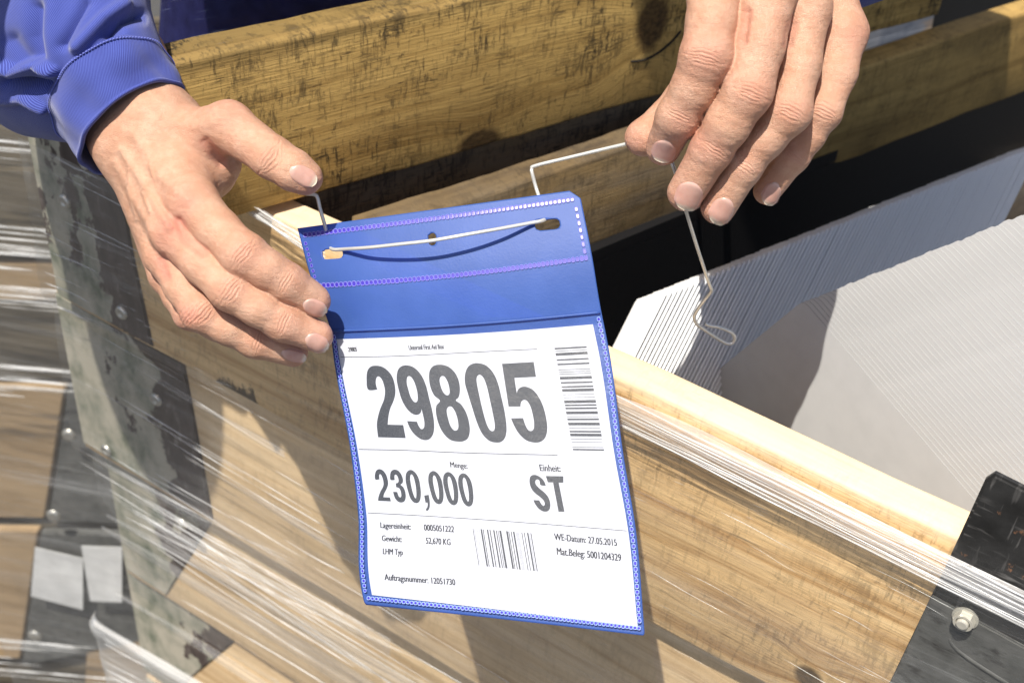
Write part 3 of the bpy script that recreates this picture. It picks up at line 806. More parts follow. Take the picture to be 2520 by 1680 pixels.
G['5'] = [[(1628, 450), None, (1934, 432), None, (1956, 575), None, (1748, 585), None, (1770, 735), None, (1785, 695), (1820, 673), (1865, 672), (1925, 700), (1980, 765), (2025, 860), (2055, 975), (2065, 1080), (2045, 1160), (2000, 1200), (1940, 1208), (1860, 1185), (1790, 1120), (1745, 1045), (1715, 975), None, (1832, 973), None, (1850, 1030), (1875, 1080), (1905, 1098), (1932, 1080), (1938, 1025), (1925, 940), (1902, 860), (1870, 808), (1838, 797), (1812, 820), (1806, 861), None, (1692, 862), None]]
G2 = {}
G2['2'] = [[(172, 232), (167, 190), (178, 150), (205, 132), (240, 142), (272, 180), (290, 235), (293, 280), (278, 325), (255, 370), (248, 402), None, (312, 405), None, (321, 442), None, (197, 436), None, (203, 395), (222, 345), (246, 300), (250, 260), (240, 215), (222, 182), (208, 188), (210, 230), None]]
G2['3'] = [[(318, 235), (314, 190), (325, 152), (355, 136), (390, 146), (420, 180), (436, 225), (434, 262), (415, 282), (440, 305), (458, 345), (464, 395), (455, 435), (428, 452), (392, 445), (360, 410), (342, 350), None, (382, 352), None, (395, 390), (412, 405), (422, 388), (416, 345), (400, 315), (372, 305), None, (368, 268), None, (390, 262), (395, 235), (384, 200), (368, 184), (355, 195), (357, 236), None]]
G2['0'] = [[(463, 230), (468, 175), (492, 145), (525, 142), (562, 172), (590, 225), (605, 300), (610, 380), (600, 435), (575, 458), (540, 450), (508, 410), (485, 340), (470, 280)],
           [(508, 240), (520, 310), (538, 375), (556, 412), (566, 400), (566, 340), (556, 270), (540, 210), (522, 182), (508, 195)]]
G2[','] = [[(642, 385), None, (686, 380), None, (696, 450), (694, 500), (680, 528), (662, 533), None, (660, 512), None, (672, 500), (676, 470), (672, 452), None, (655, 455), None]]
G2['S'] = [[(1765, 285), (1755, 245), (1735, 230), (1715, 245), (1720, 280), (1755, 318), (1800, 355), (1838, 400), (1858, 455), (1855, 510), (1830, 538), (1790, 538), (1750, 515), (1715, 472), (1695, 430), None, (1752, 432), None, (1770, 465), (1792, 485), (1806, 470), (1795, 435), (1760, 400), (1715, 365), (1680, 325), (1660, 270), (1662, 215), (1685, 190), (1725, 190), (1770, 215), (1800, 250), (1816, 290), None]]
G2['T'] = [[(1815, 198), None, (1985, 200), None, (1985, 262), None, (1940, 262), None, (1996, 542), None, (1938, 542), None, (1885, 260), None, (1835, 258), None]]
def smooth_outline(pts):
    """None marks a corner after a point"""
    pl_ = []; corners = []
    for q in pts:
        if q is None: corners.append(len(pl_) - 1)
        else: pl_.append(q)
    if not corners: return catmull(pl_, 5, closed=True)
    out = []; n = len(pl_); corners = sorted(set(corners)); st_ = corners[0]
    order = corners + [corners[0] + n]
    for a, b in zip(order[:-1], order[1:]):
        seg = [pl_[i % n] for i in range(a, b + 1)]
        out += list(catmull(seg, 5 if len(seg) > 2 else 6)[:-1])
    return np.array(out)
def figure(gl, x0, y0, k, dx=0, dy=0):
    outs = []
    for o_ in gl:
        w = smooth_outline(o_); outs.append([(x0 + (a + dx) / k, y0 + (b + dy) / k) for a, b in w])
    v, f = fill_poly(outs); print_part("lettering", v, f, ink_mat)
for ch in "29805": figure(G[ch], 820, 780, 3.92)
for ch in "230,ST": figure(G2[ch], 880, 1120, 3.92)
for dx, dy in ((219, 10), (362, 20), (507, 32)): figure(G2['0'], 880, 1120, 3.92, dx, dy)
# barcodes and ruled lines
def bars(name, TL, TR, BR, BL, spans, along):
    mb = MB(); TL, TR, BR, BL = map(lambda q: np.array(q, float), (TL, TR, BR, BL)); vs = []; fs = []
    for (a, b) in spans:
        for k in range(6):
            q0, q1 = k / 6, (k + 1) / 6
            cs = []
            for (p_, q_) in ((a, q0), (a, q1), (b, q1), (b, q0)):
                if along: e0 = TL + (BL - TL) * p_; e1 = TR + (BR - TR) * p_
                else: e0 = TL + (TR - TL) * p_; e1 = BL + (BR - BL) * p_
                cs.append(e0 + (e1 - e0) * q_)
            fs.append(tuple(range(len(vs), len(vs) + 4))); vs += cs
    return print_part(name, vs, fs, ink_mat)
L1 = [(298, 313), (328, 333), (348, 374), (408, 422), (450, 465), (508, 513), (529, 534), (548, 553), (577, 602), (627, 642), (667, 682), (694, 720), (746, 750), (775, 779), (803, 830), (843, 858), (872, 888), (910, 935), (960, 964), (978, 993), (1017, 1042), (1068, 1072), (1095, 1110), (1122, 1147), (1172, 1176), (1202, 1206), (1250, 1255), (1268, 1282)]
bars("barcode", (1364.4, 855.8), (1443.5, 851.4), (1487, 1108.5), (1410, 1107), [((a - 298) / 984, (b - 298) / 984) for a, b in L1], True)
L2 = [(297, 304), (315, 318), (348, 350.5), (370, 372.5), (388, 405), (414, 423), (440, 442.5), (461, 477), (492, 503), (513, 515), (534, 550), (566, 576), (588, 595), (606, 628), (640, 642), (662, 664), (684, 704), (711, 720), (738, 748), (764, 782), (800, 803), (813, 816), (825, 828), (862, 871), (890, 899), (926, 943), (953, 956), (967, 977)]
bars("barcode", (1163, 1299.3), (1307.5, 1310.8), (1323.4, 1404.8), (1178, 1390.7), [((a - 297) / 680, (b - 297) / 680) for a, b in L2], False)
for pts, w in (([(838.5, 878.5), (960, 876.5), (1080, 871), (1200, 864.5), (1322, 858.5)], 1.3), ([(882.5, 1105), (1000, 1107.5), (1126, 1113), (1250, 1116.5), (1372, 1119)], 1.5), ([(905, 1261), (1060, 1269.5), (1220, 1280), (1380, 1292), (1542.5, 1305.5)], 1.3)):
    p = catmull(pts, 8); vs = np.concatenate([p - [0, w / 2], p + [0, w / 2]]); n = len(p)
    print_part("ruled_line", vs, [(i, i + 1, n + i + 1, n + i) for i in range(n - 1)], ink_thin)

# ---- the hanging wire
wire_mat = simple("galvanised_wire", (.78, .77, .72), .34, .5)
sl0 = inv_fast(np.array([819.]), np.array([614.]))[0]; sl1 = inv_fast(np.array([1338.]), np.array([545.]))[0]
def wd(u, v, off):
    s_ = inv_fast(np.array([float(u)]), np.array([float(v)]))[0]; return float(pouch_depth(s_[0], s_[1])) - off
wpts = [(735, 474, .742), (757, 477, .738), (773, 479, .737), (781, 486, .737), (788, 515, .738), (798, 549, .740), (806, 580, wd(806, 600, -.004)), (812, 606, wd(815, 612, -.002)), (821, 614, wd(822, 614, .0015)), (850, 613, wd(850, 613, .004)), (905, 609.5, wd(905, 609, .0110)), (985, 601, wd(985, 601, .0155)), (1064, 592, wd(1064, 592, .0165)), (1150, 577, wd(1150, 577, .0150)), (1230, 563, wd(1230, 563, .0105)), (1300, 550, wd(1300, 550, .004)), (1334, 543, wd(1334, 543, .0012)), (1342, 535, wd(1342, 540, -.003)), (1335, 505, wd(1335, 505, -.005)), (1322, 471, .735), (1310, 428, .733), (1309, 416, .733), (1318, 408, .732), (1400, 388, .726), (1500, 364, .718), (1586, 344, .708), (1625, 334, .703), (1640, 346, .703), (1654, 402, .704), (1662, 425, .706), (1690, 525, .720), (1720, 622, .742), (1746, 700, .762), (1751, 713, .766), (1745, 724, .77), (1726, 748, .778), (1711, 772, .785), (1709, 784, .788), (1715, 797, .791), (1732, 810, .794), (1760, 829, .798), (1784, 843, .801), (1798, 845, .802), (1806, 838, .801), (1807, 828, .799), (1798, 817, .797), (1770, 805, .794), (1748, 801, .793), (1735, 796, .792)]
wp = np.array(wpts)
cv = catmull(P(wp[:, 0], wp[:, 1], wp[:, 2]), 6)
wv, wf = tube(cv, .00108, 10)
wire = link("hanging_wire", mesh_np("hanging_wire", wv, wf), wire_mat)
tag(wire, "bent galvanised wire threaded through the pouch slots with a hooked end", "wire")

# ------------------------------------------------------------------ the worker: body, hands, clothes
def smin(a, b, k):
    h = np.clip(.5 + .5 * (b - a) / k, 0, 1)
    return b + (a - b) * h - k * h * (1 - h)
def round_cone(p, a, b, r1, r2):
    ba = b - a; l2 = float(ba @ ba); rr = r1 - r2
    a2 = l2 - rr * rr; il2 = 1.0 / l2
    pa = p - a; y = pa @ ba; z = y - l2
    xv = pa * l2 - np.multiply.outer(y, ba)
    x2 = np.einsum('...i,...i->...', xv, xv); y2 = y * y * l2; z2 = z * z * l2
    k = np.sign(rr) * rr * rr * x2
    d3 = (np.sqrt(x2 * a2 * il2) + y * rr) * il2 - r1
    d1 = np.sqrt(x2 + z2) * il2 - r2
    d2 = np.sqrt(x2 + y2) * il2 - r1
    c1 = np.sign(z) * a2 * z2 > k; c2 = np.sign(y) * a2 * y2 < k
    return np.where(c1, d1, np.where(c2, d2, d3))
def surface_nets(V, org, h):
    nx, ny, nz = V.shape
    ins = V < 0
    acc = np.zeros((nx - 1, ny - 1, nz - 1, 3), np.float32); cnt = np.zeros((nx - 1, ny - 1, nz - 1), np.float32)
    sl = lambda o, n: slice(o, n - 1 + o)
    for ax in range(3):
        for o1 in (0, 1):
            for o2 in (0, 1):
                o = [0, 0, 0]; oth = [q for q in range(3) if q != ax]; o[oth[0]] = o1; o[oth[1]] = o2
                e = list(o); e[ax] = 1
                a = V[sl(o[0], nx), sl(o[1], ny), sl(o[2], nz)]; b = V[sl(e[0], nx), sl(e[1], ny), sl(e[2], nz)]
                cr = (a < 0) != (b < 0)
                t = np.where(cr, a / np.where(cr, a - b, 1), 0)
                for q in range(3):
                    acc[..., q] += np.where(cr, t if q == ax else o[q], 0)
                cnt += cr
    act = cnt > 0
    vid = -np.ones(act.shape, np.int64); vid[act] = np.arange(act.sum())
    I = np.argwhere(act)
    verts = (I + acc[act] / cnt[act][:, None]) * h + org
    quads = []
    for ax in range(3):
        oth = [q for q in range(3) if q != ax]
        s0 = [slice(1, -1)] * 3; s0[ax] = slice(0, -1); s1 = list(s0); s1[ax] = slice(1, None)
        a = ins[tuple(s0)]; b = ins[tuple(s1)]
        E = np.argwhere(a != b); fl = a[a != b]
        base = E.copy(); base[:, oth[0]] += 1; base[:, oth[1]] += 1
        def cell(d1, d2):
            c_ = base.copy(); c_[:, oth[0]] += d1; c_[:, oth[1]] += d2
            return vid[c_[:, 0], c_[:, 1], c_[:, 2]]
        q = np.stack([cell(-1, -1), cell(0, -1), cell(0, 0), cell(-1, 0)], 1)
        if ax == 1: fl = ~fl
        q[~fl] = q[~fl][:, ::-1]
        quads.append(q)
    Q = np.concatenate(quads); Q = Q[(Q >= 0).all(1)]
    return verts, Q
def subdiv(V, Q):
    n = len(V)
    E = np.stack([Q, np.roll(Q, -1, 1)], -1).reshape(-1, 2); Es = np.sort(E, 1)
    key = Es[:, 0].astype(np.int64) * n + Es[:, 1]
    uq, first, invk = np.unique(key, return_index=True, return_inverse=True)
    em = (V[Es[first, 0]] + V[Es[first, 1]]) / 2
    fc = V[Q].mean(1)
    ei = invk.reshape(-1, 4) + n; fi = np.arange(len(Q)) + n + len(uq)
    V2 = np.concatenate([V, em, fc])
    Q2 = np.concatenate([np.stack([Q[:, k], ei[:, k], fi, ei[:, k - 1]], 1) for k in range(4)])
    return V2, Q2
def grad(f, X, e=2e-4):
    g = np.stack([(f(X + d) - f(X - d)) for d in np.eye(3) * e], -1) / (2 * e)
    return g
class Hand:
    def __init__(s, fingers, palm, kf=.004, kp=.010, kk=.0016, dz=0.0, palm_k=.014):
        s.kf, s.kp, s.kk, s.pk = kf, kp, kk, palm_k
        def J(q): return P(float(q[0]), float(q[1]), q[2] + dz), q[3] * (q[2] + dz) / FPX
        s.fing = [[J(q) for q in f] for f in fingers]
        s.palm = [(J(a), J(b)) for a, b in palm]
    def __call__(s, X):
        sh = X.shape[:-1]; X = X.reshape(-1, 3)
        pd = None
        for (a, ra), (b, rb) in s.palm:
            d = round_cone(X, a, b, ra, rb); pd = d if pd is None else smin(pd, d, s.pk)
        tot = None
        for f in s.fing:
            fd = None
            for (a, ra), (b, rb) in zip(f[:-1], f[1:]):
                d = round_cone(X, a, b, ra, rb); fd = d if fd is None else smin(fd, d, s.kf)
            fd = smin(fd, pd, s.kp)
            tot = fd if tot is None else smin(tot, fd, s.kk)
        return tot.reshape(sh)
    def mesh(s, h=.0014, clip=None, levels=2):
        pts = [(p, r) for f in s.fing for p, r in f] + [q for ab in s.palm for q in ab]
        lo = np.min([p - r for p, r in pts], 0) - .004; hi = np.max([p + r for p, r in pts], 0) + .004
        n = np.ceil((hi - lo) / h).astype(int) + 1
        # coarse pass, then only fine cells near the skin
        hc = h * 4; nc = np.ceil((hi - lo) / hc).astype(int) + 2
        ax = [lo[i] + hc * np.arange(nc[i]) for i in range(3)]
        G_ = np.stack(np.meshgrid(*ax, indexing='ij'), -1)
        Vc = s(G_)
        nf = (nc - 1) * 4 + 1
        V = np.repeat(np.repeat(np.repeat(Vc, 4, 0), 4, 1), 4, 2)[:nf[0], :nf[1], :nf[2]].astype(np.float64)
        near = np.abs(Vc) < hc * 2.2
        near = np.repeat(np.repeat(np.repeat(near, 4, 0), 4, 1), 4, 2)
        nb = near.copy()
        for a_ in range(3): nb |= np.roll(near, 1, a_) | np.roll(near, 2, a_) | np.roll(near, 3, a_)
        nb = nb[:nf[0], :nf[1], :nf[2]]
        idx = np.argwhere(nb); V[nb] = s(lo + idx * h)
        verts, Q = surface_nets(V, lo, h)
        for lv in range(levels + 1):
            for _ in range((2, 1, 0)[min(lv, 2)]):
                d = s(verts); e = 2e-4
                g = np.stack([s(verts + q) - d for q in np.eye(3) * e], -1) / e
                verts = verts - g * (d / np.maximum((g * g).sum(1), .25))[:, None]
            if lv < levels: verts, Q = subdiv(verts, Q)
        return verts, Q, vert_normals(verts, Q)
def vert_normals(V, Q):
    fn = np.cross(V[Q[:, 2]] - V[Q[:, 0]], V[Q[:, 3]] - V[Q[:, 1]]); n = np.zeros_like(V)
    for k in range(4):
        for a in range(3): n[:, a] += np.bincount(Q[:, k], fn[:, a], len(V))
    return n / (np.linalg.norm(n, axis=1)[:, None] + 1e-12)

def seg_dist(u, v, a, b):
    a = np.array(a, float); b = np.array(b, float); d = b - a
    t = np.clip(((u - a[0]) * d[0] + (v - a[1]) * d[1]) / (d @ d), 0, 1)
    return np.hypot(u - a[0] - t * d[0], v - a[1] - t * d[1])
def hash_noise(X, scale, seed):
    """cheap smooth 3-D noise from a few sines"""
    g = np.random.default_rng(seed); out = 0
    for i in range(7):
        k = g.normal(0, 1, 3); k = k / np.linalg.norm(k) * scale * (0.6 + i * .28)
        out = out + np.sin(X @ k + g.uniform(0, 6.3)) / (1 + .35 * i)
    return out / 3
def skin_detail(V, N, joints, lines, spots, extra):
    """raised and sunken detail and flush of the skin, crease shading included; measured on the side that faces the photo"""
    u, v, d = proj(V)
    view = CC - V; view /= np.linalg.norm(view, axis=1)[:, None]
    face = np.clip((N * view).sum(1) * 3, 0, 1)
    disp = np.zeros(len(V)); red = np.zeros(len(V))
    for (cu, cv_, ang, hw, arcs, flush) in joints:
        ca, sa = math.cos(ang), math.sin(ang)
        a = (u - cu) * ca + (v - cv_) * sa; w = -(u - cu) * sa + (v - cv_) * ca
        near = np.exp(-(a / (hw * 1.1)) ** 4 - (w / (hw * 1.05)) ** 4)
        wob = .9 * np.sin(w * .085 + cu) + .7 * np.sin(w * .19 + cv_ * 1.7)
        for (k, cur, dep, sig, wid) in arcs:
            sA = a - k - cur * (w / hw) ** 2 * hw - wob
            disp -= face * dep * .62 * np.exp(-(sA / sig) ** 2) * np.exp(-(w / (hw * wid)) ** 4)
            disp += face * dep * .2 * np.exp(-((np.abs(sA) - sig * 2.3) / (sig * 1.2)) ** 2) * np.exp(-(w / (hw * wid)) ** 4)
        red += flush * np.exp(-(a / (hw * .9)) ** 2 - (w / (hw * .9)) ** 2) * face
    for (pts, hgt, sig) in lines:
        dd = np.min([seg_dist(u, v, p, q) for p, q in zip(pts[:-1], pts[1:])], 0)
        disp += face * hgt * 1.35 * np.exp(-(dd / sig) ** 2)
    for (cu, cv_, rad, amt) in spots:
        red += amt * np.exp(-((u - cu) ** 2 + (v - cv_) ** 2) / rad ** 2)
    red += np.clip(-disp / .0005 - .15, 0, 1) * .55  # shade in the creases painted in through the flush tint
    disp += face * .00016 * hash_noise(V, 1100, 3) + .00022 * hash_noise(V, 420, 5) + .0003 * hash_noise(V, 130, 8)
    red += .16 * np.clip(hash_noise(V, 150, 17), -1, 1)
    return V + N * disp[:, None], red
def nail_patch(hand, cu, cv_, ang, hl, hw, th=.0009):
    """a nail laid on the finger where it is seen"""
    A, B = 17, 15
    ca, sa = math.cos(ang), math.sin(ang)
    a = np.linspace(-1, 1, A); b = np.linspace(-1, 1, B)
    ag_, bg2 = np.meshgrid(a, b, indexing='ij')
    # round root, flatter tip
    wid = np.where(ag_ < 0, (1 - np.abs(ag_) ** 2.6 * .75) ** .5, (1 - np.abs(ag_) ** 4.0 * .55) ** .5)
    la = ag_ + (np.where(ag_ > 0, -.22, .28) * bg2 ** 2 * np.abs(ag_) ** 1.2)
    uu = cu + la * hl * ca - bg2 * wid * hw * sa; vv = cv_ + la * hl * sa + bg2 * wid * hw * ca
    r = ray(uu.ravel(), vv.ravel()); t = np.full(len(r), .55)
    for _ in range(60):
        dd = hand(CC + r * t[:, None]); t += np.clip(dd, -.02, .02) * .9 / np.linalg.norm(r, axis=1)
    X = CC + r * t[:, None]; n = grad(hand, X); n /= np.linalg.norm(n, axis=1)[:, None]
    nm = n.mean(0); nm /= np.linalg.norm(nm)
    n = n * .55 + nm * .45; n /= np.linalg.norm(n, axis=1)[:, None]
    edge = np.maximum(np.abs(bg2), np.where(ag_ < 0, np.abs(ag_), np.abs(ag_) * .8)).ravel()
    lift = th * (1 - np.clip((edge - .72) / .28, 0, 1) ** 2 * 1.25) + .0003 * np.clip(ag_.ravel(), 0, 1)
    top = X + n * lift[:, None]
    bot = X - n * .0012
    V = np.concatenate([top, bot]); F = grid_faces(A, B); nq = A * B
    rim = [i * B for i in range(A)] + [(A - 1) * B + j for j in range(1, B)] + [i * B + B - 1 for i in range(A - 2, -1, -1)] + [j for j in range(B - 2, 0, -1)]
    Fl = [tuple(int(x) for x in q) for q in F] + [(rim[k], rim[(k + 1) % len(rim)], rim[(k + 1) % len(rim)] + nq, rim[k] + nq) for k in range(len(rim))]
    tipv = np.concatenate([np.clip((la.ravel() - (.66 - .0 * bg2.ravel() ** 2)) / .16, 0, 1) + 0 * edge, np.zeros(nq)])
    luna = np.concatenate([np.exp(-((la.ravel() + .95) / .35) ** 2), np.zeros(nq)])
    # orientation
    q = F[len(F) // 2]; fn = np.cross(top[q[1]] - top[q[0]], top[q[2]] - top[q[0]])
    if fn @ nm < 0: Fl = [tuple(reversed(f)) for f in Fl]
    return V, Fl, tipv, luna

R_ = lambda deg: math.radians(deg)
# right hand of the worker (seen on the left), back of the hand towards the camera, fingers along the pouch edge
DZL = .008
HL = Hand(
    fingers=[
        [(470, 335, .738, 62), (563, 310, .722, 60), (672, 388, .709, 51), (722, 418, .706, 48), (752, 437, .707, 43)],
        [(392, 380, .742, 58), (474, 500, .709, 64), (540, 570, .698, 53), (602, 628, .690, 56), (655, 662, .692, 48), (705, 694, .697, 47), (772, 739, .706, 41)],
        [(365, 395, .747, 58), (428, 566, .712, 60), (500, 650, .700, 49), (566, 714, .693, 50), (632, 757, .695, 44), (697, 795, .701, 45), (779, 827, .709, 40)],
        [(345, 405, .754, 55), (408, 628, .724, 52), (452, 705, .713, 45), (494, 768, .707, 46), (560, 806, .710, 40), (630, 839, .716, 41), (722, 867, .724, 36)],
        [(328, 412, .762, 50), (412, 676, .741, 44), (440, 730, .733, 37), (466, 772, .729, 37), (535, 805, .738, 33), (600, 823, .746, 30)],
    ],
    palm=[((392, 300, .745, 74), (462, 470, .728, 70)), ((312, 365, .752, 62), (410, 600, .740, 52)), ((352, 330, .748, 80), (432, 530, .730, 66)),
          ((392, 300, .745, 74), (300, 150, .775, 92)), ((312, 365, .752, 66), (200, 190, .785, 88)), ((300, 150, .775, 92), (60, -150, .84, 130)),
          ((430, 330, .750, 70), (545, 395, .745, 44)), ((440, 430, .752, 66), (520, 440, .748, 40))],
    dz=DZL)
VL, QL, NL = HL.mesh()
fa = lambda a, b: math.atan2(b[1] - a[1], b[0] - a[0])
PIPA = [(-10, .25, .00045, 2.6, .75), (0, .10, .00060, 2.4, .8), (9, -.12, .00050, 2.4, .8), (18, -.28, .00040, 2.6, .65), (-20, .35, .0003, 2.6, .6), (4, .5, .0003, 2.2, .7)]
DIPA = [(-8, .15, .00035, 2.0, .8), (0, .0, .00045, 2.0, .85), (8, -.12, .00035, 2.0, .8)]
THA = [(-16, .4, .0004, 2.6, .8), (-5, .2, .00055, 2.6, .8), (6, -.1, .00055, 2.6, .85), (17, -.35, .0005, 2.6, .8), (30, -.5, .00035, 2.6, .7)]
jl = [(662, 386, fa((563, 310), (752, 437)), 50, THA, .25),
      (594, 622, fa((540, 570), (655, 662)), 52, PIPA, .45), (703, 693, fa((655, 662), (772, 739)), 44, DIPA, .3),
      (566, 713, fa((500, 650), (632, 757)), 47, PIPA, .4), (697, 794, fa((632, 757), (779, 827)), 42, DIPA, .3),
      (498, 769, fa((452, 705), (560, 806)), 43, PIPA, .35), (634, 840, fa((560, 806), (722, 867)), 38, DIPA, .3),
      (466, 774, fa((440, 730), (535, 805)), 34, PIPA, .4)]
ll = [([(330, 330), (400, 440), (462, 490)], .0008, 13), ([(300, 370), (365, 470), (418, 560)], .0010, 11), ([(285, 400), (345, 520), (396, 620)], .0007, 10),
      ([(370, 520), (352, 470), (378, 440), (372, 410)], .0006, 6), ([(318, 420), (322, 480), (338, 540)], .0006, 6), ([(420, 300), (480, 310), (560, 290)], .0006, 14),
      ([(505, 350), (525, 375), (545, 400)], -.0012, 12), ([(440, 545), (455, 590), (500, 620)], -.0010, 12), ([(395, 640), (410, 680)], -.0008, 10)]
sl = [(455, 500, 45, .5), (415, 565, 40, .55), (395, 632, 35, .45), (405, 676, 30, .4), (418, 556, 4, 1.2), (408, 548, 3, 1.0), (425, 562, 3, 1.0), (560, 268, 60, .3), (780, 460, 40, .5), (800, 760, 30, .45), (800, 850, 35, .5), (740, 885, 30, .45), (440, 790, 30, .35)]
VL, redL = skin_detail(VL, NL, jl, ll, sl, None)

# left hand of the worker (seen on the right), hanging down, thumb and first finger holding the wire
DZR = 0.0
HRt = Hand(
    fingers=[
        [(1830, -190, .720, 80), (1765, 60, .722, 60), (1715, 205, .722, 54), (1640, 300, .716, 49), (1584, 338, .709, 46)],
        [(1795, -230, .690, 72), (1760, -30, .664, 70), (1750, 60, .657, 60), (1738, 140, .654, 64), (1705, 220, .662, 53), (1668, 287, .671, 52), (1632, 364, .690, 43)],
        [(1855, -250, .692, 72), (1890, -30, .662, 72), (1870, 110, .655, 60), (1840, 228, .654, 60), (1790, 308, .662, 55), (1752, 368, .671, 51), (1688, 473, .687, 46)],
        [(1915, -240, .700, 70), (1980, 20, .674, 66), (1968, 160, .668, 50), (1944, 275, .665, 51), (1885, 345, .673, 44), (1832, 408, .681, 45), (1768, 508, .694, 43)],
        [(1965, -220, .712, 66), (2072, 84, .690, 62), (2060, 180, .684, 47), (2028, 275, .681, 42), (1990, 335, .687, 37), (1953, 383, .693, 38), (1887, 471, .704, 34)],
    ],
    palm=[((1800, -200, .70, 80), (1760, -20, .688, 66)), ((1860, -200, .70, 82), (1885, -10, .684, 70)), ((1930, -190, .706, 80), (1975, 30, .694, 66)), ((1960, -170, .712, 76), (2060, 80, .704, 58)),
          ((1880, -200, .705, 92), (1890, -480, .74, 105)), ((1800, -160, .72, 70), (1775, 20, .722, 56))],
    dz=DZR, kp=.009)
VR, QR, NR = HRt.mesh()
jr = [(1733, 142, fa((1750, 60), (1705, 220)), 60, PIPA, .45), (1672, 287, fa((1705, 220), (1632, 364)), 48, DIPA, .3),
      (1850, 228, fa((1872, 110), (1800, 308)), 54, PIPA, .4), (1760, 370, fa((1800, 308), (1688, 473)), 48, DIPA, .3),
      (1946, 275, fa((1968, 160), (1885, 345)), 48, PIPA, .4), (1834, 410, fa((1885, 345), (1768, 508)), 42, DIPA, .3),
      (2028, 275, fa((2060, 180), (1990, 335)), 40, PIPA, .4), (1955, 383, fa((1990, 335), (1887, 471)), 35, DIPA, .3)]
lr = [([(1838, 30), (1828, 100)], -.0012, 12), ([(1940, 110), (1950, 60)], -.0008, 14)]
sr = [(1745, 100, 60, .3), (2110, 90, 50, .45), (1640, 395, 45, .45), (1690, 500, 45, .5), (1768, 540, 40, .5), (1888, 490, 35, .45), (1560, 340, 45, .5), (1700, 340, 40, .4)]
VR, redR = skin_detail(VR, NR, jr, lr, sr, None)

# rough body under the clothes, off to the back and above the frame
class Blob:
    def __init__(s, parts, k): s.parts = parts; s.k = k; s.grow = 0.0
    def __call__(s, X):
        sh = X.shape[:-1]; X = X.reshape(-1, 3); t = None
        for a, b, ra, rb, sq in s.parts:
            Y = X.copy(); Y[:, 1] = a[1] + (Y[:, 1] - a[1]) / sq if sq != 1 else Y[:, 1]
            d = round_cone(Y, np.array(a, float), np.array([b[0], a[1] + (b[1] - a[1]) / sq if sq != 1 else b[1], b[2]], float), ra, rb)
            t = d if t is None else smin(t, d, s.k)
        return (t - s.grow).reshape(sh)
    def mesh(s, h):
        pts = [(np.array(q, float), r) for a, b, ra, rb, sq in s.parts for q, r in ((a, ra), (b, rb))]
        lo = np.min([p - r for p, r in pts], 0) - h * 3 - s.grow; hi = np.max([p + r for p, r in pts], 0) + h * 3 + s.grow
        n = np.ceil((hi - lo) / h).astype(int) + 1
        G_ = np.stack(np.meshgrid(*[lo[i] + h * np.arange(n[i]) for i in range(3)], indexing='ij'), -1)
        V, Q = surface_nets(s(G_), lo, h)
        g = grad(s, V); V = V - g * (s(V) / np.maximum((g * g).sum(1), .25))[:, None]
        return V, Q
WR = P(60., -150., .84 + DZL); WL = P(1890., -480., .74)
SHR = np.array([-.27, .88, 1.90]); SHL = np.array([.27, .92, 1.94])
_w = P(135., 90., .785); _s = np.array(SUN_TO); ELR = _w + _s * ((1.82 - _w[2]) / _s[2]) + np.array([-.086, 0, 0]); ELL = np.array([.30, .71, 1.80])  # unseen elbows, placed so their shadows fall on the cuffed sleeve and sheets
HIP = np.array([-.24, 1.24, .95]); CHEST = np.array([-.07, 1.02, 1.82]); NECK = np.array([-.02, .86, 2.05]); HEAD = np.array([-.0, .78, 2.17])
arms = [(WR, ELR, .036, .045, 1), (ELR, SHR, .046, .058, 1), (WL, ELL, .036, .045, 1), (ELL, SHL, .046, .058, 1)]
trunk = [(HIP, CHEST, .19, .18, .72), (SHR + [.06, 0, -.02], SHL - [.06, 0, .02], .075, .075, 1), (CHEST, NECK, .11, .058, 1)]
body_sdf = Blob(arms + trunk + [(NECK, HEAD, .056, .075, 1), (HEAD + [0, .02, .04], HEAD + [0, -.01, -.02], .115, .10, 1)], .05)
VB, QB = body_sdf.mesh(.016)
Vall = np.concatenate([VL, VR, VB]); Qall = np.concatenate([QL, QR + len(VL), QB + len(VL) + len(VR)])
redall = np.concatenate([redL, redR, np.zeros(len(VB))])

m = NT("skin"); c = m.coord()
rd = m.attr("flush").outputs["Fac"]
mot = m.noise(c, 95, 4, .6); mot2 = m.noise(c, 420, 3, .6)
base = m.mix(m.ramp(mot, [(.38, 0.0), (.66, 1.0)]), (.52, .285, .185), (.60, .365, .255))
base = m.mix(m.math('MULTIPLY', m.ramp(mot2, [(.45, 0.0), (.72, 1.0)]), .4), base, (.50, .26, .18))
base = m.mix(m.math('MULTIPLY', rd, .75, clamp=True), base, (.52, .21, .155))
cell = m.vor(m.mapping(c, (1, 1, 1)), 1150, feature='DISTANCE_TO_EDGE', out=0)
fineb = m.math('ADD', m.math('MULTIPLY', m.ramp(cell, [(0, 0.0), (.18, 1.0)]), .5), m.math('MULTIPLY', m.noise(c, 700, 4, .6), .8))
skin = m.done(m.pbr(base, m.ramp(m.noise(c, 300, 3), [(.3, .38), (.7, .52)]), m.bump(m.math('ADD', fineb, m.math('MULTIPLY', m.noise(c, 260, 5, .7), 1.2)), .7, .00055), .42, sss=.12, sss_r=(1, .35, .18), sss_s=.0032))
m = NT("nail"); c = m.coord()
tip = m.attr("free_edge").outputs["Fac"]; lun = m.attr("lunula").outputs["Fac"]
nb_ = m.mix(m.math('MULTIPLY', lun, .5), m.ramp(m.noise(m.mapping(c, (1, 1, 1)), 160, 3), [(.3, (.48, .26, .21)), (.7, (.56, .34, .28))]), (.60, .43, .37))
nail_mat = m.done(m.pbr(m.mix(m.math('MULTIPLY', tip, .85), nb_, (.70, .61, .48)), .3, m.bump(m.noise(c, 350, 3), .12, .0003), .5, sss=.12, sss_s=.002))

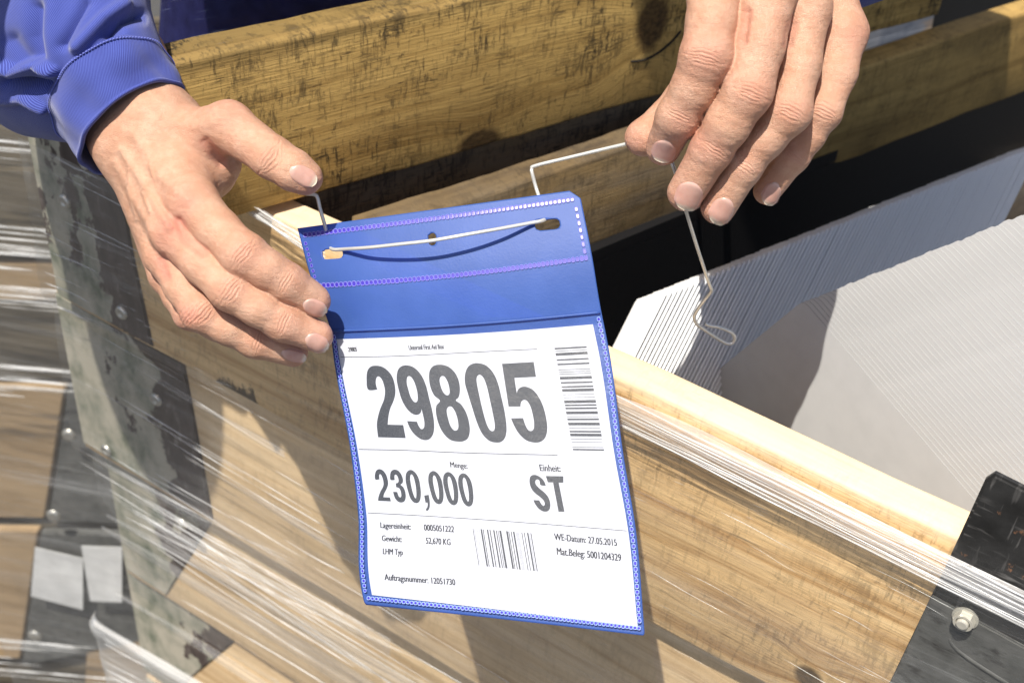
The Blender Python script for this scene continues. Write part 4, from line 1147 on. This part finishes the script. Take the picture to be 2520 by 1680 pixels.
person = thing("person", (HIP[0], HIP[1], 0), "worker in a blue jacket, one hand on the pouch, the other on its wire", "person")
body_me = mesh_np("body", Vall, Qall)
at = body_me.attributes.new("flush", 'FLOAT', 'POINT'); at.data.foreach_set("value", redall.astype(np.float32))
body = link("body", body_me, skin, person)
def add_nail(hand, cu, cv_, a, b, hl, hw, ang=None):
    V, F, tp, lu = nail_patch(hand, cu, cv_, fa(a, b) if ang is None else ang, hl, hw)
    me = mesh_np("fingernail", V, F)
    for nm_, ar in (("free_edge", tp), ("lunula", lu)):
        at = me.attributes.new(nm_, 'FLOAT', 'POINT'); at.data.foreach_set("value", ar.astype(np.float32))
    o = link("fingernail", me, nail_mat, body); o.matrix_parent_inverse = Matrix.Translation(-person.location)
    o.matrix_parent_inverse = Matrix()
    return o
add_nail(HL, 744, 432, (0, 0), (.88, .47), 37, 24)
add_nail(HL, 773, 756, (0, 0), (.93, .36), 31, 21)
add_nail(HL, 778, 843, (0, 0), (.87, .5), 31, 23)
add_nail(HL, 721, 874, (0, 0), (.97, .25), 31, 16)
add_nail(HRt, 1634, 370, (0, 0), (-.3, .95), 27, 32)
add_nail(HRt, 1696, 480, (0, 0), (-.3, .95), 36, 36)
add_nail(HRt, 1777, 517, (0, 0), (-.5, .86), 35, 30)
add_nail(HRt, 1899, 475, (0, 0), (-.45, .89), 29, 23)

# ---- work jacket
m = NT("blue_twill"); c = m.coord(); uvc = m.attr("weave").outputs["Vector"]
w1 = m.node("ShaderNodeTexWave", wave_type='BANDS', bands_direction='X'); m.lk(m.mapping(uvc, (1, 1, 1), rot=(0, 0, .0)), w1.inputs[0]); w1.inputs["Scale"].default_value = 330.0; w1.inputs["Distortion"].default_value = .8; w1.inputs["Detail"].default_value = 1
w2 = m.node("ShaderNodeTexWave", wave_type='BANDS', bands_direction='Y'); m.lk(uvc, w2.inputs[0]); w2.inputs["Scale"].default_value = 600.0
tw = m.math('ADD', m.math('MULTIPLY', w1.outputs[1], .8), m.math('MULTIPLY', w2.outputs[1], .2))
tcol = m.mix(m.ramp(tw, [(.15, 0.0), (.8, 1.0)]), (.026, .034, .20), (.080, .112, .40))
tcol = m.mix(m.math('MULTIPLY', m.ramp(m.noise(c, 30, 5), [(.4, 0.0), (.7, 1.0)]), .3), tcol, (.06, .09, .36))
twill = m.done(m.pbr(tcol, .85, m.bump(m.math('ADD', tw, m.math('MULTIPLY', m.noise(c, 90, 4), .6)), .35, .0006), .2, sheen=.25))
thread = simple("blue_thread", (.13, .16, .50), .8)
def sleeve_rings(rows, n=72, seed=0, dz=0.0, per=10, wr=1.0):
    """rows: (A, B, M, depth A, depth B, front depth offset): silhouettes A and B and front midpoint M of each ring"""
    g = np.random.default_rng(seed); rows = np.array([[*r[0], *r[1], *r[2], r[3], r[4], r[5]] for r in rows], float)
    rr = catmull(rows, per); ph = np.linspace(0, 2 * np.pi, n, endpoint=False); out = []
    for r in rr:
        A = P(r[0], r[1], r[6] + dz); B = P(r[2], r[3], r[7] + dz); cm = (A + B) / 2
        M = P(r[4], r[5], (r[6] + r[7]) / 2 + dz - r[8])
        out.append(cm + np.outer(np.cos(ph), (A - B) / 2) + np.outer(np.sin(ph), M - cm))
    return np.array(out), rr
def cloth_mesh(name, X, parent, mat, th=.0014, uvscale=1.0):
    nr, n, _ = X.shape
    me = mesh_np(name, X.reshape(-1, 3), grid_faces(nr, nr and n)[:0] if False else np.array([(i * n + k, (i + 1) * n + k, (i + 1) * n + (k + 1) % n, i * n + (k + 1) % n) for i in range(nr - 1) for k in range(n)]))
    # weave coordinates: around and along in metres
    al = np.r_[0, np.cumsum(np.linalg.norm(np.diff(X.mean(1), axis=0), axis=1))]
    cir = np.linalg.norm(np.roll(X, -1, 1) - X, axis=2).sum(1).mean()
    U_ = np.tile(np.minimum(np.arange(n), n - np.arange(n)) / n * cir, (nr, 1)); V_ = np.tile(al[:, None], (1, n))
    wv_ = np.stack([V_ * .35 + U_, V_ - U_ * .35, 0 * U_], -1).reshape(-1, 3).astype(np.float32)
    at = me.attributes.new("weave", 'FLOAT_VECTOR', 'POINT'); at.data.foreach_set("vector", wv_.ravel())
    o = link(name, me, mat, parent)
    md = o.modifiers.new("thickness", 'SOLIDIFY'); md.thickness = th; md.offset = 1
    return o
def out_normals(X):
    du = np.roll(X, -1, 1) - np.roll(X, 1, 1); dv = np.gradient(X, axis=0)
    n = np.cross(du, dv); n /= np.linalg.norm(n, axis=2)[..., None] + 1e-9
    c0 = X.mean(1, keepdims=True)
    if ((X - c0) * n).sum() < 0: n = -n
    return n
# cuff of the sleeve seen at the upper left
rows = [((444, 229), (213, 400), (292, 248), .752, .752, .030), ((436, 200), (184, 362), (268, 208), .755, .757, .036), ((424, 176), (160, 328), (248, 160), .757, .760, .042), ((410, 155), (138, 296), (232, 114), .760, .764, .046)]
Xc, rr = sleeve_rings(rows, 96, dz=DZL, per=10)
nC = out_normals(Xc); i_, k_ = np.meshgrid(np.linspace(0, 1, Xc.shape[0]), np.linspace(0, 2 * np.pi, 96, endpoint=False), indexing='ij')
Xc = Xc + nC * (.0011 * np.sin(k_ * 5 + i_ * 3) * np.sin(i_ * 3.1) + .0008 * np.sin(k_ * 9 - i_ * 4) + .0012 * np.exp(-((i_ - .0) / .06) ** 2))[..., None]
jk = "jacket"
cuff = cloth_mesh("cuff", Xc, person, twill, .0024)
rows = [((412, 157), (139, 298), (234, 116), .760, .764, .045), ((398, 118), (96, 296), (200, 78), .764, .772, .052), ((384, 82), (58, 286), (168, 34), .769, .780, .058), ((362, 10), (0, 262), (110, -50), .778, .792, .064), ((330, -110), (-90, 210), (30, -170), .80, .82, .07), ((150, -400), (-400, -80), (-200, -380), .80, .80, .07)]
Xs, rr = sleeve_rings(rows, 280, dz=DZL, per=30)
nS = out_normals(Xs); us, vs_, ds_ = proj(Xs.reshape(-1, 3)); us = us.reshape(Xs.shape[:2]); vs_ = vs_.reshape(Xs.shape[:2])
def ridge(pts, h, sig):
    dd = np.min([seg_dist(us, vs_, a, b) for a, b in zip(pts[:-1], pts[1:])], 0); return h * np.exp(-(dd / sig) ** 2)
vwS = CC - Xs; vwS = vwS / np.linalg.norm(vwS, axis=2)[..., None]; fro = np.clip((vwS * nS).sum(2) * 2.2, 0, 1) ** 1.5
dsp = ridge([(195, 115), (255, 50), (300, 20)], .006, 15) + ridge([(160, 110), (185, 60), (215, 10)], -.004, 14) + ridge([(270, 90), (300, 55), (345, 40)], -.007, 15)
dsp += ridge([(0, 155), (40, 178), (95, 158), (137, 172)], .008, 10) + ridge([(20, 200), (70, 205), (115, 215)], -.010, 16) + ridge([(0, 245), (60, 240), (112, 262)], .006, 9) + ridge([(30, 100), (60, 140)], -.004, 22)
dsp += ridge([(128, 0), (124, 60), (128, 150)], .003, 24) + ridge([(95, 20), (90, 90), (100, 140)], -.006, 20)
Xs = Xs + nS * (dsp * fro + .0012 * hash_noise(Xs, 60, 11))[..., None]
sleeve = cloth_mesh("sleeve", Xs, person, twill, .0014)
# seam stitches on the cuff edge
ring_i = -3
sp = Xc[ring_i] + nC[ring_i] * .0030
mbs = MB(); nr_ = 150; dd = np.r_[0, np.cumsum(np.linalg.norm(np.diff(np.vstack([sp, sp[:1]]), axis=0), axis=1))]; spc = np.vstack([sp, sp[:1]])
for q in range(nr_):
    a_, b_ = (q + .1) / nr_ * dd[-1], (q + .8) / nr_ * dd[-1]
    pa = np.array([np.interp(a_, dd, spc[:, z]) for z in range(3)]); pb = np.array([np.interp(b_, dd, spc[:, z]) for z in range(3)])
    v_, f_ = tube([pa, (pa + pb) / 2 + (pa + pb - 2 * sp.mean(0)) / 2 * .012, pb], [.00035, .0005, .00035], 5); mbs.add(v_, f_)
o = mbs.build("cuff_stitching", thread, cuff); o.matrix_parent_inverse = Matrix(); tag(o, kind="stuff")
# the other sleeve, mostly above the frame, widened there to shade the sheets
rows = [((2086, -4), (1690, -190), (1850, -190), .735, .70, .03), ((2300, -70), (1650, -400), (1930, -400), .72, .69, .065), ((2640, -190), (1850, -760), (2200, -780), .67, .65, .085), ((2990, -420), (2200, -1120), (2500, -1120), .62, .61, .085)]
Xr, rr = sleeve_rings(rows, 96, per=8)
Xr = Xr + out_normals(Xr) * (.002 * hash_noise(Xr, 60, 4))[..., None]
cloth_mesh("sleeve", Xr, person, twill, .0016)
jb = Blob([(ELR, SHR, .066, .078, 1), (ELL, SHL, .098, .085, 1)] + trunk, .06); jb.grow = .014
VJ, QJ = jb.mesh(.012)
nj = grad(jb, VJ); nj /= np.linalg.norm(nj, axis=1)[:, None]
VJ = VJ + nj * (.004 * hash_noise(VJ, 28, 21) + .002 * hash_noise(VJ * [1, 1, .3], 70, 22))[:, None]
VJ = VJ[:]; jm = mesh_np("jacket", VJ, QJ)
at = jm.attributes.new("weave", 'FLOAT_VECTOR', 'POINT'); at.data.foreach_set("vector", np.stack([VJ[:, 0] + VJ[:, 2] * .4, VJ[:, 2], VJ[:, 1]], 1).astype(np.float32).ravel())
m = NT("twill_in_shade"); c = m.coord()
shaded_twill = m.done(m.pbr(m.ramp(m.noise(c, 60, 5), [(.3, (.010, .010, .055)), (.7, (.020, .022, .10))]), .85, m.bump(m.noise(c, 500, 4), .3, .0008), .15))  # jacket trunk: its shade is put into a darker cloth colour
link("jacket", jm, shaded_twill, person)

# ------------------------------------------------------------------ stretch film
def film_mat(name, rot=0.0, density=.16, streak=1.0, glint=1.0, tint=(.86, .88, .90), scl=1.0, attr=None, haze=0.0):
    """clear film: mostly see-through, milky along its stretched folds, glossy; local X runs along the stretch"""
    m = NT(name); c = m.attr(attr).outputs['Vector'] if attr else m.coord(); v = m.mapping(c, (1, 1, 1), rot=(0, rot, 0))
    big = m.noise(m.mapping(v, (2.2 * scl, 2, 46 * scl)), 1.0, 4, .6, .3)
    fine = m.noise(m.mapping(v, (5 * scl, 5, 420 * scl)), 1.0, 3, .6)
    dash = m.noise(m.mapping(v, (38 * scl, 10, 620 * scl)), 1.0, 2, .5)
    zone = m.ramp(m.noise(m.mapping(v, (5, 5, 9)), 1.0, 3), [(.42, 0.0), (.66, 1.0)])
    s1 = m.ramp(big, [(.50, 0.0), (.74, 1.0)]); s2 = m.ramp(fine, [(.52, 0.0), (.72, 1.0)])
    s3 = m.ramp(dash, [(.64, 0.0), (.72, 1.0)])
    dens = m.math('ADD', m.math('MULTIPLY', s1, .10 * streak), m.math('MULTIPLY', m.math('MULTIPLY', s2, m.math('ADD', s1, .15)), .30 * streak))
    dens = m.math('ADD', dens, m.math('MULTIPLY', m.math('MULTIPLY', s3, zone), .62 * glint))
    s0 = m.ramp(m.noise(m.mapping(v, (1.6 * scl, 2, 13 * scl), (.7, 0, .2)), 1.0, 4, .6), [(.44, 0.0), (.70, 1.0)])
    dens = m.math('ADD', dens, m.math('MULTIPLY', s0, haze))
    dens = m.math('ADD', dens, density * .3, clamp=True)
    h = m.math('ADD', m.math('MULTIPLY', big, 1.2), m.math('ADD', m.math('MULTIPLY', fine, .35), m.math('MULTIPLY', dash, .2)))
    nb = m.bump(h, .6, .003)
    milk_a = m.pbr(tint, .3, nb, .8)
    tl = m.node("ShaderNodeBsdfTranslucent"); tl.inputs[0].default_value = (*tint, 1)
    mk = m.node("ShaderNodeMixShader"); mk.inputs[0].default_value = .3; m.lk(milk_a, mk.inputs[1]); m.lk(tl.outputs[0], mk.inputs[2]); milk = mk.outputs[0]
    tr = m.node("ShaderNodeBsdfTransparent"); tr.inputs[0].default_value = (.98, .985, .98, 1)
    gl = m.node("ShaderNodeBsdfGlossy"); gl.inputs["Roughness"].default_value = .16; m.lk(nb, gl.inputs["Normal"])
    fz = m.node("ShaderNodeFresnel"); fz.inputs[0].default_value = 1.45; m.lk(nb, fz.inputs["Normal"])
    a = m.node("ShaderNodeMixShader"); m.lk(m.math('MULTIPLY', fz.outputs[0], .18), a.inputs[0]); m.lk(tr.outputs[0], a.inputs[1]); m.lk(gl.outputs[0], a.inputs[2])
    b = m.node("ShaderNodeMixShader"); m.lk(dens, b.inputs[0]); m.lk(a.outputs[0], b.inputs[1]); m.lk(milk, b.inputs[2])
    return m.done(b.outputs[0])
film_front = film_mat("film_front", math.radians(4), .0, .8, .8, haze=.10)
m = NT("film_strand"); c = m.coord()
t_ = m.node("ShaderNodeBsdfTransparent"); p_ = m.pbr((.88, .89, .90), .16, m.bump(m.noise(m.mapping(c, (30, 30, 500)), 1.0, 3), .5, .001), .9)
mx = m.node("ShaderNodeMixShader"); m.lk(m.ramp(m.noise(m.mapping(c, (14, 14, 160)), 1.0, 3), [(.35, .05), (.7, .55)]), mx.inputs[0]); m.lk(t_.outputs[0], mx.inputs[1]); m.lk(p_, mx.inputs[2])
film_strand = m.done(mx.outputs[0])

wrap = thing("stretch_film", PF + D1 * .1 - ZUP * .3, "clear stretch film wound round the front of the timber crate with white folded strands", "stretch film")
gF = np.random.default_rng(3)
nx_, nz_ = 150, 140
EDGE = np.array([floc(*q) for q in ((64, 286), (92, 470), (122, 690), (152, 900), (176, 1080), (196, 1150), (212, 1235), (252, 1292), (290, 1450), (240, 1530), (262, 1690))])
xs = np.linspace(0, 1, nx_) ** 1.3; zsg = np.linspace(-.030, -.60, nz_)
Xg, Zg = np.meshgrid(xs, zsg, indexing='ij'); eo = np.argsort(-EDGE[:, 1]); xe = np.interp(-Zg, -EDGE[eo, 1], EDGE[eo, 0]); Xg = xe + (XL + 1.25 - xe) * Xg
def sins(q, seed, f0, n=6):
    g = np.random.default_rng(seed); return sum(np.sin(q * f0 * (1 + .6 * i) + g.uniform(0, 6.3)) / (1 + .5 * i) for i in range(n)) / 2.5
along = Zg + Xg * .07
base_y = np.interp(-Zg, [0, .19, .215, .39, .415, .6], [.0085, .0085, -.001, -.001, -.018, -.018])
Yg = -(base_y + .0012 * (sins(along, 5, 55) + 1) + .0008 * (sins(along, 9, 190) + 1))
V = np.stack([Xg, Yg, Zg], -1).reshape(-1, 3)
Fq = grid_faces(nx_, nz_)
# the top edge of the film lies lower on the left and is bunched into a rope
o = link("film_sheet", mesh_np("film_sheet", V, Fq), film_front, wrap); o.matrix_basis = MF
def fpt(u, v, out):
    q = hp(float(u), float(v), PF - NIN * out, NIN); return q
def strands(name, starts, ends, n, rad, out, seed, sag=.0, nseg=26, wob=.0012, parent=wrap, mat=film_strand, flat=.5):
    """a bunch of film strands between two measured spans on the crate's front"""
    g = np.random.default_rng(seed); mb = MB(); (s0, s1), (e0, e1) = starts, ends
    s0, s1, e0, e1 = map(lambda q: np.array(q, float), (s0, s1, e0, e1))
    for i in range(n):
        a = g.uniform(); b = np.clip(a + g.normal(0, .16), 0, 1); ph = g.uniform(0, 6.3, 3); o_ = out + g.uniform(0, .004)
        pts = []
        for k in range(nseg):
            t = k / (nseg - 1); q = (s0 + (s1 - s0) * a) * (1 - t) + (e0 + (e1 - e0) * b) * t
            q = q + np.array([0, 1.0]) * sag * math.sin(math.pi * t) + np.array([0, 1.0]) * (2.0 * math.sin(t * 7 + ph[0]) + 1.2 * math.sin(t * 17 + ph[1]))
            pts.append(fpt(q[0], q[1], o_ + wob * math.sin(t * 9 + ph[2])))
        rr_ = rad * g.uniform(.4, 1.2) * np.interp(np.linspace(0, 1, nseg), [0, .08, .9, 1], [.5, 1, 1, .6])
        v_, f_ = tube(pts, rr_, 6); mb.add(v_, f_)
    o = mb.build(name, mat, parent); tag(o, kind="stuff"); return o
def ribbon(name, top, bot, out, bulge, mat, seed, nseg=60, nw=9, parent=wrap):
    """a band of gathered film between two measured edges on the crate's front"""
    g = np.random.default_rng(seed); top = catmull(top, nseg // (len(top) - 1)); bot = catmull(bot, nseg // (len(bot) - 1)); n = min(len(top), len(bot))
    V = []; uvw = []; al = 0
    for k in range(n):
        for w_ in range(nw):
            t = w_ / (nw - 1); q = top[k] * (1 - t) + bot[k] * t; q = q + np.array([0, 1.6 * math.sin(k * .21 + t * 4 + seed)])
            V.append(fpt(q[0], q[1], out + bulge * math.sin(math.pi * t) ** .7 + .0011 * math.sin(t * 17 + seed + .02 * k) + .0006 * math.sin(t * 41 + .05 * k)))
            uvw.append((np.linalg.norm(top[k] - top[0]) * .00027, 0, t * .02))
    me = mesh_np(name, V, grid_faces(n, nw)); at = me.attributes.new("fuv", 'FLOAT_VECTOR', 'POINT'); at.data.foreach_set("vector", np.array(uvw, np.float32).ravel())
    return link(name, me, mat, parent)
band_mat = film_mat("film_band", 0, 1.1, 2.4, .8, (.90, .90, .91), attr="fuv")
ribbon("film_band", [(1500, 962), (1700, 1046), (2000, 1196), (2337, 1366), (2600, 1490)], [(1508, 1006), (1700, 1108), (2000, 1262), (2330, 1424), (2600, 1556)], .006, .006, band_mat, 1)
ribbon("film_band", [(1502, 985), (1700, 1075), (2000, 1230), (2330, 1400), (2600, 1530)], [(1512, 1034), (1700, 1128), (2000, 1284), (2330, 1446), (2600, 1580)], .004, .004, band_mat, 4)
ribbon("film_band", [(1500, 1030), (1700, 1118), (2000, 1276), (2330, 1440), (2600, 1572)], [(1500, 1046), (1700, 1136), (2000, 1290), (2330, 1452), (2600, 1586)], .006, .003, band_mat, 7)
ribbon("film_band", [(540, 450), (640, 510), (740, 576), (800, 615)], [(535, 478), (640, 540), (740, 612), (800, 652)], .006, .004, band_mat, 9)
strands("film_strand", ((1496, 960), (1506, 1040)), ((2600, 1490), (2600, 1585)), 16, .00045, .010, 5)
strands("film_strand", ((540, 452), (535, 478)), ((760, 590), (752, 622)), 12, .0006, .010, 6)
fold_mat = film_mat("film_fold", 0, .4, 1.5, .6, (.90, .90, .91), attr="fuv")
for k, (p_, w0, w1) in enumerate((([(250, 1290), (420, 1385), (640, 1512), (960, 1700)], 14, 60), ([(262, 1262), (480, 1376), (760, 1530), (1100, 1720)], 10, 44), ([(330, 1255), (560, 1370), (800, 1490), (960, 1572)], 8, 40), ([(285, 1455), (420, 1530), (600, 1640), (760, 1740)], 10, 46), ([(455, 1120), (640, 1225), (780, 1310), (900, 1376)], 6, 30), ([(340, 905), (440, 962), (560, 1028), (700, 1108)], 8, 20))):
    ribbon("film_fold", p_, [(a_, b_ + w0 + (w1 - w0) * i / 3) for i, (a_, b_) in enumerate(p_)], .011, .003, fold_mat, 20 + k)
ribbon("film_fold", [(228, 1522), (330, 1584), (470, 1664), (640, 1764)], [(232, 1548), (330, 1618), (470, 1704), (640, 1812)], .040, .006, band_mat, 31)
gS = np.random.default_rng(12); mb = MB()
def single(u0, v0, ln, slope, r, out, bend=0.0, nseg=14):
    pts = []; ph = gS.uniform(0, 6.3)
    for k in range(nseg):
        t = k / (nseg - 1); pts.append(fpt(u0 + ln * t, v0 + ln * t * slope + bend * t * t + 1.5 * math.sin(t * 6 + ph), out + .0006 * math.sin(t * 5 + ph)))
    v_, f_ = tube(pts, r * np.interp(np.linspace(0, 1, nseg), [0, .15, .8, 1], [.25, 1, 1, .2]), 5); mb.add(v_, f_)
for i in range(24):                                           # fan of folds from the lower left corner
    a = gS.uniform(); single(235 + 60 * a + gS.uniform(0, 120), 1210 + 90 * a + gS.uniform(-20, 60), gS.uniform(300, 800), gS.uniform(.52, .68), gS.uniform(.0002, .0006), .010, gS.uniform(-30, 30))
for i in range(13):
    single(gS.uniform(180, 420), gS.uniform(820, 1180), gS.uniform(150, 520), gS.uniform(.52, .62), gS.uniform(.0002, .0005), .010)
for i in range(13):
    single(gS.uniform(420, 900), gS.uniform(1080, 1560), gS.uniform(150, 500), gS.uniform(.54, .64), gS.uniform(.0002, .0006), .010)
for i in range(14):
    single(gS.uniform(70, 180), gS.uniform(300, 760), gS.uniform(60, 240), gS.uniform(.42, .58), gS.uniform(.0002, .0005), .010)
for i in range(12):
    single(gS.uniform(1560, 2250), gS.uniform(1250, 1660), gS.uniform(60, 260), gS.uniform(.5, .58), gS.uniform(.00012, .0003), .010)
o = mb.build("film_strand", film_strand, wrap); tag(o, kind="stuff")
roll = catmull(np.array([(232, 1522, .022), (229, 1536, .03), (246, 1556, .034), (330, 1606, .034), (430, 1664, .034), (560, 1740, .034), (760, 1850, .034)], float), 10)
rp = np.array([fpt(*q) for q in roll])
prof_ = np.array([(-.004, .010), (.001, .009), (.0035, .005), (.0045, .0), (.004, -.005), (.002, -.011), (.0, -.02), (-.001, -.04), (-.0005, -.06), (-.0015, -.085), (-.001, -.11)])
sk = np.stack([rp - NIN * (a_ + .0006 * math.sin(b_ * 400)) + ZUP * b_ for a_, b_ in prof_], 1)
film_skirt = film_mat("film_skirt", math.radians(12), .9, 1.8, 1.0)
link("film_skirt", mesh_np("film_skirt", sk.reshape(-1, 3), grid_faces(len(rp), len(prof_))), film_skirt, wrap)
strands("film_strand", ((255, 1545), (262, 1660)), ((640, 1760), (520, 1800)), 12, .0005, .036, 15)

# film stretched over the top of the standing collar
wrap2 = thing("stretch_film", a0 + DA * -.1 + ZUP * hA, "clear stretch film across the top of the yellowed collar in front of the jacket", "stretch film")
film_top = film_mat("film_top", 0.0, .0, .03, .35, (.4, .48, .75))
nx2 = 60; xs2 = np.linspace(xa0, xa0 + .62, nx2); zz2 = np.linspace(-.004, .055, 14)
X2, Z2 = np.meshgrid(xs2, zz2, indexing='ij'); Y2 = .010 + .3 * Z2 + .0012 * np.sin(Z2 * 300 + X2 * 5)
o = link("film_sheet", mesh_np("film_sheet", np.stack([X2, Y2, Z2 + hA], -1).reshape(-1, 3), grid_faces(nx2, 14)), film_top, wrap2); o.matrix_basis = fr(DA, NA, a0)

# ------------------------------------------------------------------ behind: wrapped carton, dark container, neighbouring wrapped crate
def solid(name, px, p, n, depth, mat, parent, out=0.0, bev=.002):
    """outline measured on the vertical plane (p, n), given real thickness behind it"""
    pts = [hp(float(u), float(v), p - n * out, n) for u, v in px]
    bm = bmesh.new(); vs = [bm.verts.new(tuple(q)) for q in pts]; f = bm.faces.new(vs)
    r = bmesh.ops.extrude_face_region(bm, geom=[f]); bmesh.ops.translate(bm, verts=[e for e in r['geom'] if isinstance(e, bmesh.types.BMVert)], vec=tuple(n * depth))
    bmesh.ops.recalc_face_normals(bm, faces=bm.faces)
    if bev: bmesh.ops.bevel(bm, geom=list(bm.edges), offset=bev, segments=2, affect='EDGES')
    me = bpy.data.meshes.new(name); bm.to_mesh(me); bm.free()
    return link(name, me, mat, parent, smooth=False)
m = NT("wrapped_carton"); c = m.coord()
cm_ = m.ramp(m.noise(m.mapping(c, (7, 7, 16)), 1.0, 4, .6), [(.50, 0.0), (.56, 1.0)])
carton_mat = m.done(m.pbr(m.mix(cm_, m.ramp(m.noise(c, 40, 5), [(.3, (.20, .24, .33)), (.7, (.42, .45, .52))]), (.52, .42, .33)), .4, m.bump(m.noise(m.mapping(c, (6, 6, 90)), 1.0, 4), .4, .003), .6))
pc = a0 + NA * .09
t = thing("carton", pc + DA * .2, "film-wrapped bluish carton glimpsed in the gap right of the hanging hand", "carton")
solid("box_body", [(1300, 180), (2322, -70), (2288, 110), (2250, 240), (1300, 500)], pc, NA, .3, carton_mat, t)
pd_ = a0 + NA * .42
dark = simple("dark_container", (.012, .012, .013), .6)
t2 = thing("container", pd_ + DA * .5, "black container behind the collars at the top right corner", "container")
solid("container_body", [(1200, -500), (3300, -900), (3300, 300), (1200, 900)], pd_, NA, .6, dark, t2)
# neighbouring crate, out of focus on the left
pn = P(150., 900., 1.5); nn_ = np.array([.10, .995, 0]); nn_ /= np.linalg.norm(nn_)
nb = thing("wrapped_crate", pn - ZUP * .2, "blurred film-wrapped timber crate behind the left corner of the nearer crate", "crate")
wd1 = wood_mat("neighbour_dark", (.15, .125, .09), (.06, .05, .037), 3.3, stain=.7, stain_col=(.02, .018, .015), rough=.7, grain=.6)
wd2 = wood_mat("neighbour_tan", (.40, .285, .165), (.27, .185, .10), 6.1, stain=.3, stain_col=(.15, .09, .04), rough=.7, grain=.6)
def NBp(name, px, mat, out, depth=.02): return solid(name, px, pn, nn_, depth, mat, nb, out)
NBp("plank", [(-420, 120), (420, 120), (420, 420), (-420, 400)], wd1, 0)
NBp("plank", [(-420, 405), (420, 425), (420, 640), (-420, 625)], wd1, .004)
NBp("plank", [(-420, 640), (420, 652), (420, 745), (-420, 735)], wd2, 0)
NBp("plank", [(-420, 745), (420, 755), (420, 935), (-420, 930)], wd1, 0)
NBp("plank", [(-420, 945), (160, 955), (110, 1275), (-420, 1270)], wd2, .006)
NBp("plank", [(-420, 1285), (420, 1290), (420, 1480), (-420, 1470)], wd1, 0)
NBp("plank", [(-420, 1300), (95, 1305), (50, 1620), (-420, 1610)], wd2, .010)
NBp("plank", [(-420, 1625), (420, 1635), (420, 1850), (-420, 1850)], wd1, .0)
NBp("plank", [(215, 1560), (420, 1570), (420, 1850), (200, 1850)], wd2, .012)
NBp("corner_plate", [(168, 950), (420, 960), (420, 1290), (118, 1285)], dark_plate, .012, .012)
NBp("corner_plate", [(100, 1310), (420, 1318), (420, 1560), (52, 1640)], dark_plate, .014, .012)
NBp("backing", [(-220, 60), (520, 60), (520, 1950), (-220, 1950)], wd1, -.03, .02)
def ndisc(u, v, r):
    c0 = hp(float(u), float(v), pn - nn_ * .028, nn_); X_ = np.array([nn_[1], -nn_[0], 0]); vs = []; n = 16
    for rr2, yy in ((r, 0), (r * .8, .003), (r * .4, .0035), (0.0001, .0025)):
        for k in range(n): vs.append(c0 + X_ * rr2 * math.cos(2 * math.pi * k / n) + ZUP * rr2 * math.sin(2 * math.pi * k / n) - nn_ * yy)
    link("rivet", mesh_np("rivet", vs, [(i * n + k, i * n + (k + 1) % n, (i + 1) * n + (k + 1) % n, (i + 1) * n + k) for i in range(3) for k in range(n)]), zinc, nb)
ndisc(132, 1268, .010); ndisc(86, 1563, .010); ndisc(170, 1070, .009)
label_mat = simple("label_paper", (.70, .70, .70), .6)
for k, (px, lab) in enumerate((([(86, 1346), (204, 1374), (204, 1500), (76, 1466)], "larger white paper label at the left on the blurred crate"),
                                ([(200, 1343), (300, 1346), (300, 1482), (222, 1478), (212, 1420)], "smaller white paper label right of the larger one on the blurred crate"))):
    o = solid("paper_label", px, pn, nn_, .0008, label_mat, None, .030 + .002 * k, 0); tag(o, lab, "paper label", "paper labels on the blurred crate")
wrap3 = thing("stretch_film", pn - nn_ * .05, "streaky stretch film round the blurred crate on the left", "stretch film")
film_far = film_mat("film_far", math.radians(-2), .15, 1.6, .5, scl=.5)
c00 = hp(-420., 100., pn - nn_ * .045, nn_); XN = np.array([nn_[1], -nn_[0], 0]); nzf = 90
xf = np.linspace(0, .62, 20); zf = np.linspace(0, -1.15, nzf); Xf, Zf = np.meshgrid(xf, zf, indexing='ij')
o = link("film_sheet", mesh_np("film_sheet", np.stack([Xf, -.002 * (sins(Zf + .05 * Xf, 3, 40) + 1), Zf], -1).reshape(-1, 3), grid_faces(20, nzf)), film_far, wrap3); o.matrix_basis = fr(XN, nn_, c00)

kc = [(1552, 152), (1585, 148), (1620, 130), (1650, 105), (1676, 76)]
v_, f_ = tube(catmull([hp(float(u), float(v), a0 - NA * .0004, NA) for u, v in kc], 5), [.0003] + [.0011] * 19 + [.0004], 6)
link("crack", mesh_np("crack", v_, f_), simple("crack_dark", (.012, .009, .006), .9), backc)

# bright gathered film lines on the blurred crate
gN = np.random.default_rng(31); mb = MB()
for i in range(70):
    v0 = gN.choice([565, 600, 630, 720, 905, 930, 1560, 1600, 1660, 350]) + gN.normal(0, 14); u0 = gN.uniform(-420, 0); ln = gN.uniform(200, 560); pts = []
    for k in range(8):
        t = k / 7; pts.append(hp(float(u0 + ln * t), float(v0 + ln * t * .09), pn - nn_ * .047, nn_))
    v_, f_ = tube(pts, gN.uniform(.0004, .0016) * np.interp(np.linspace(0, 1, 8), [0, .2, .8, 1], [.3, 1, 1, .3]), 5); mb.add(v_, f_)
tag(mb.build("film_strand", film_strand, wrap3), kind="stuff")
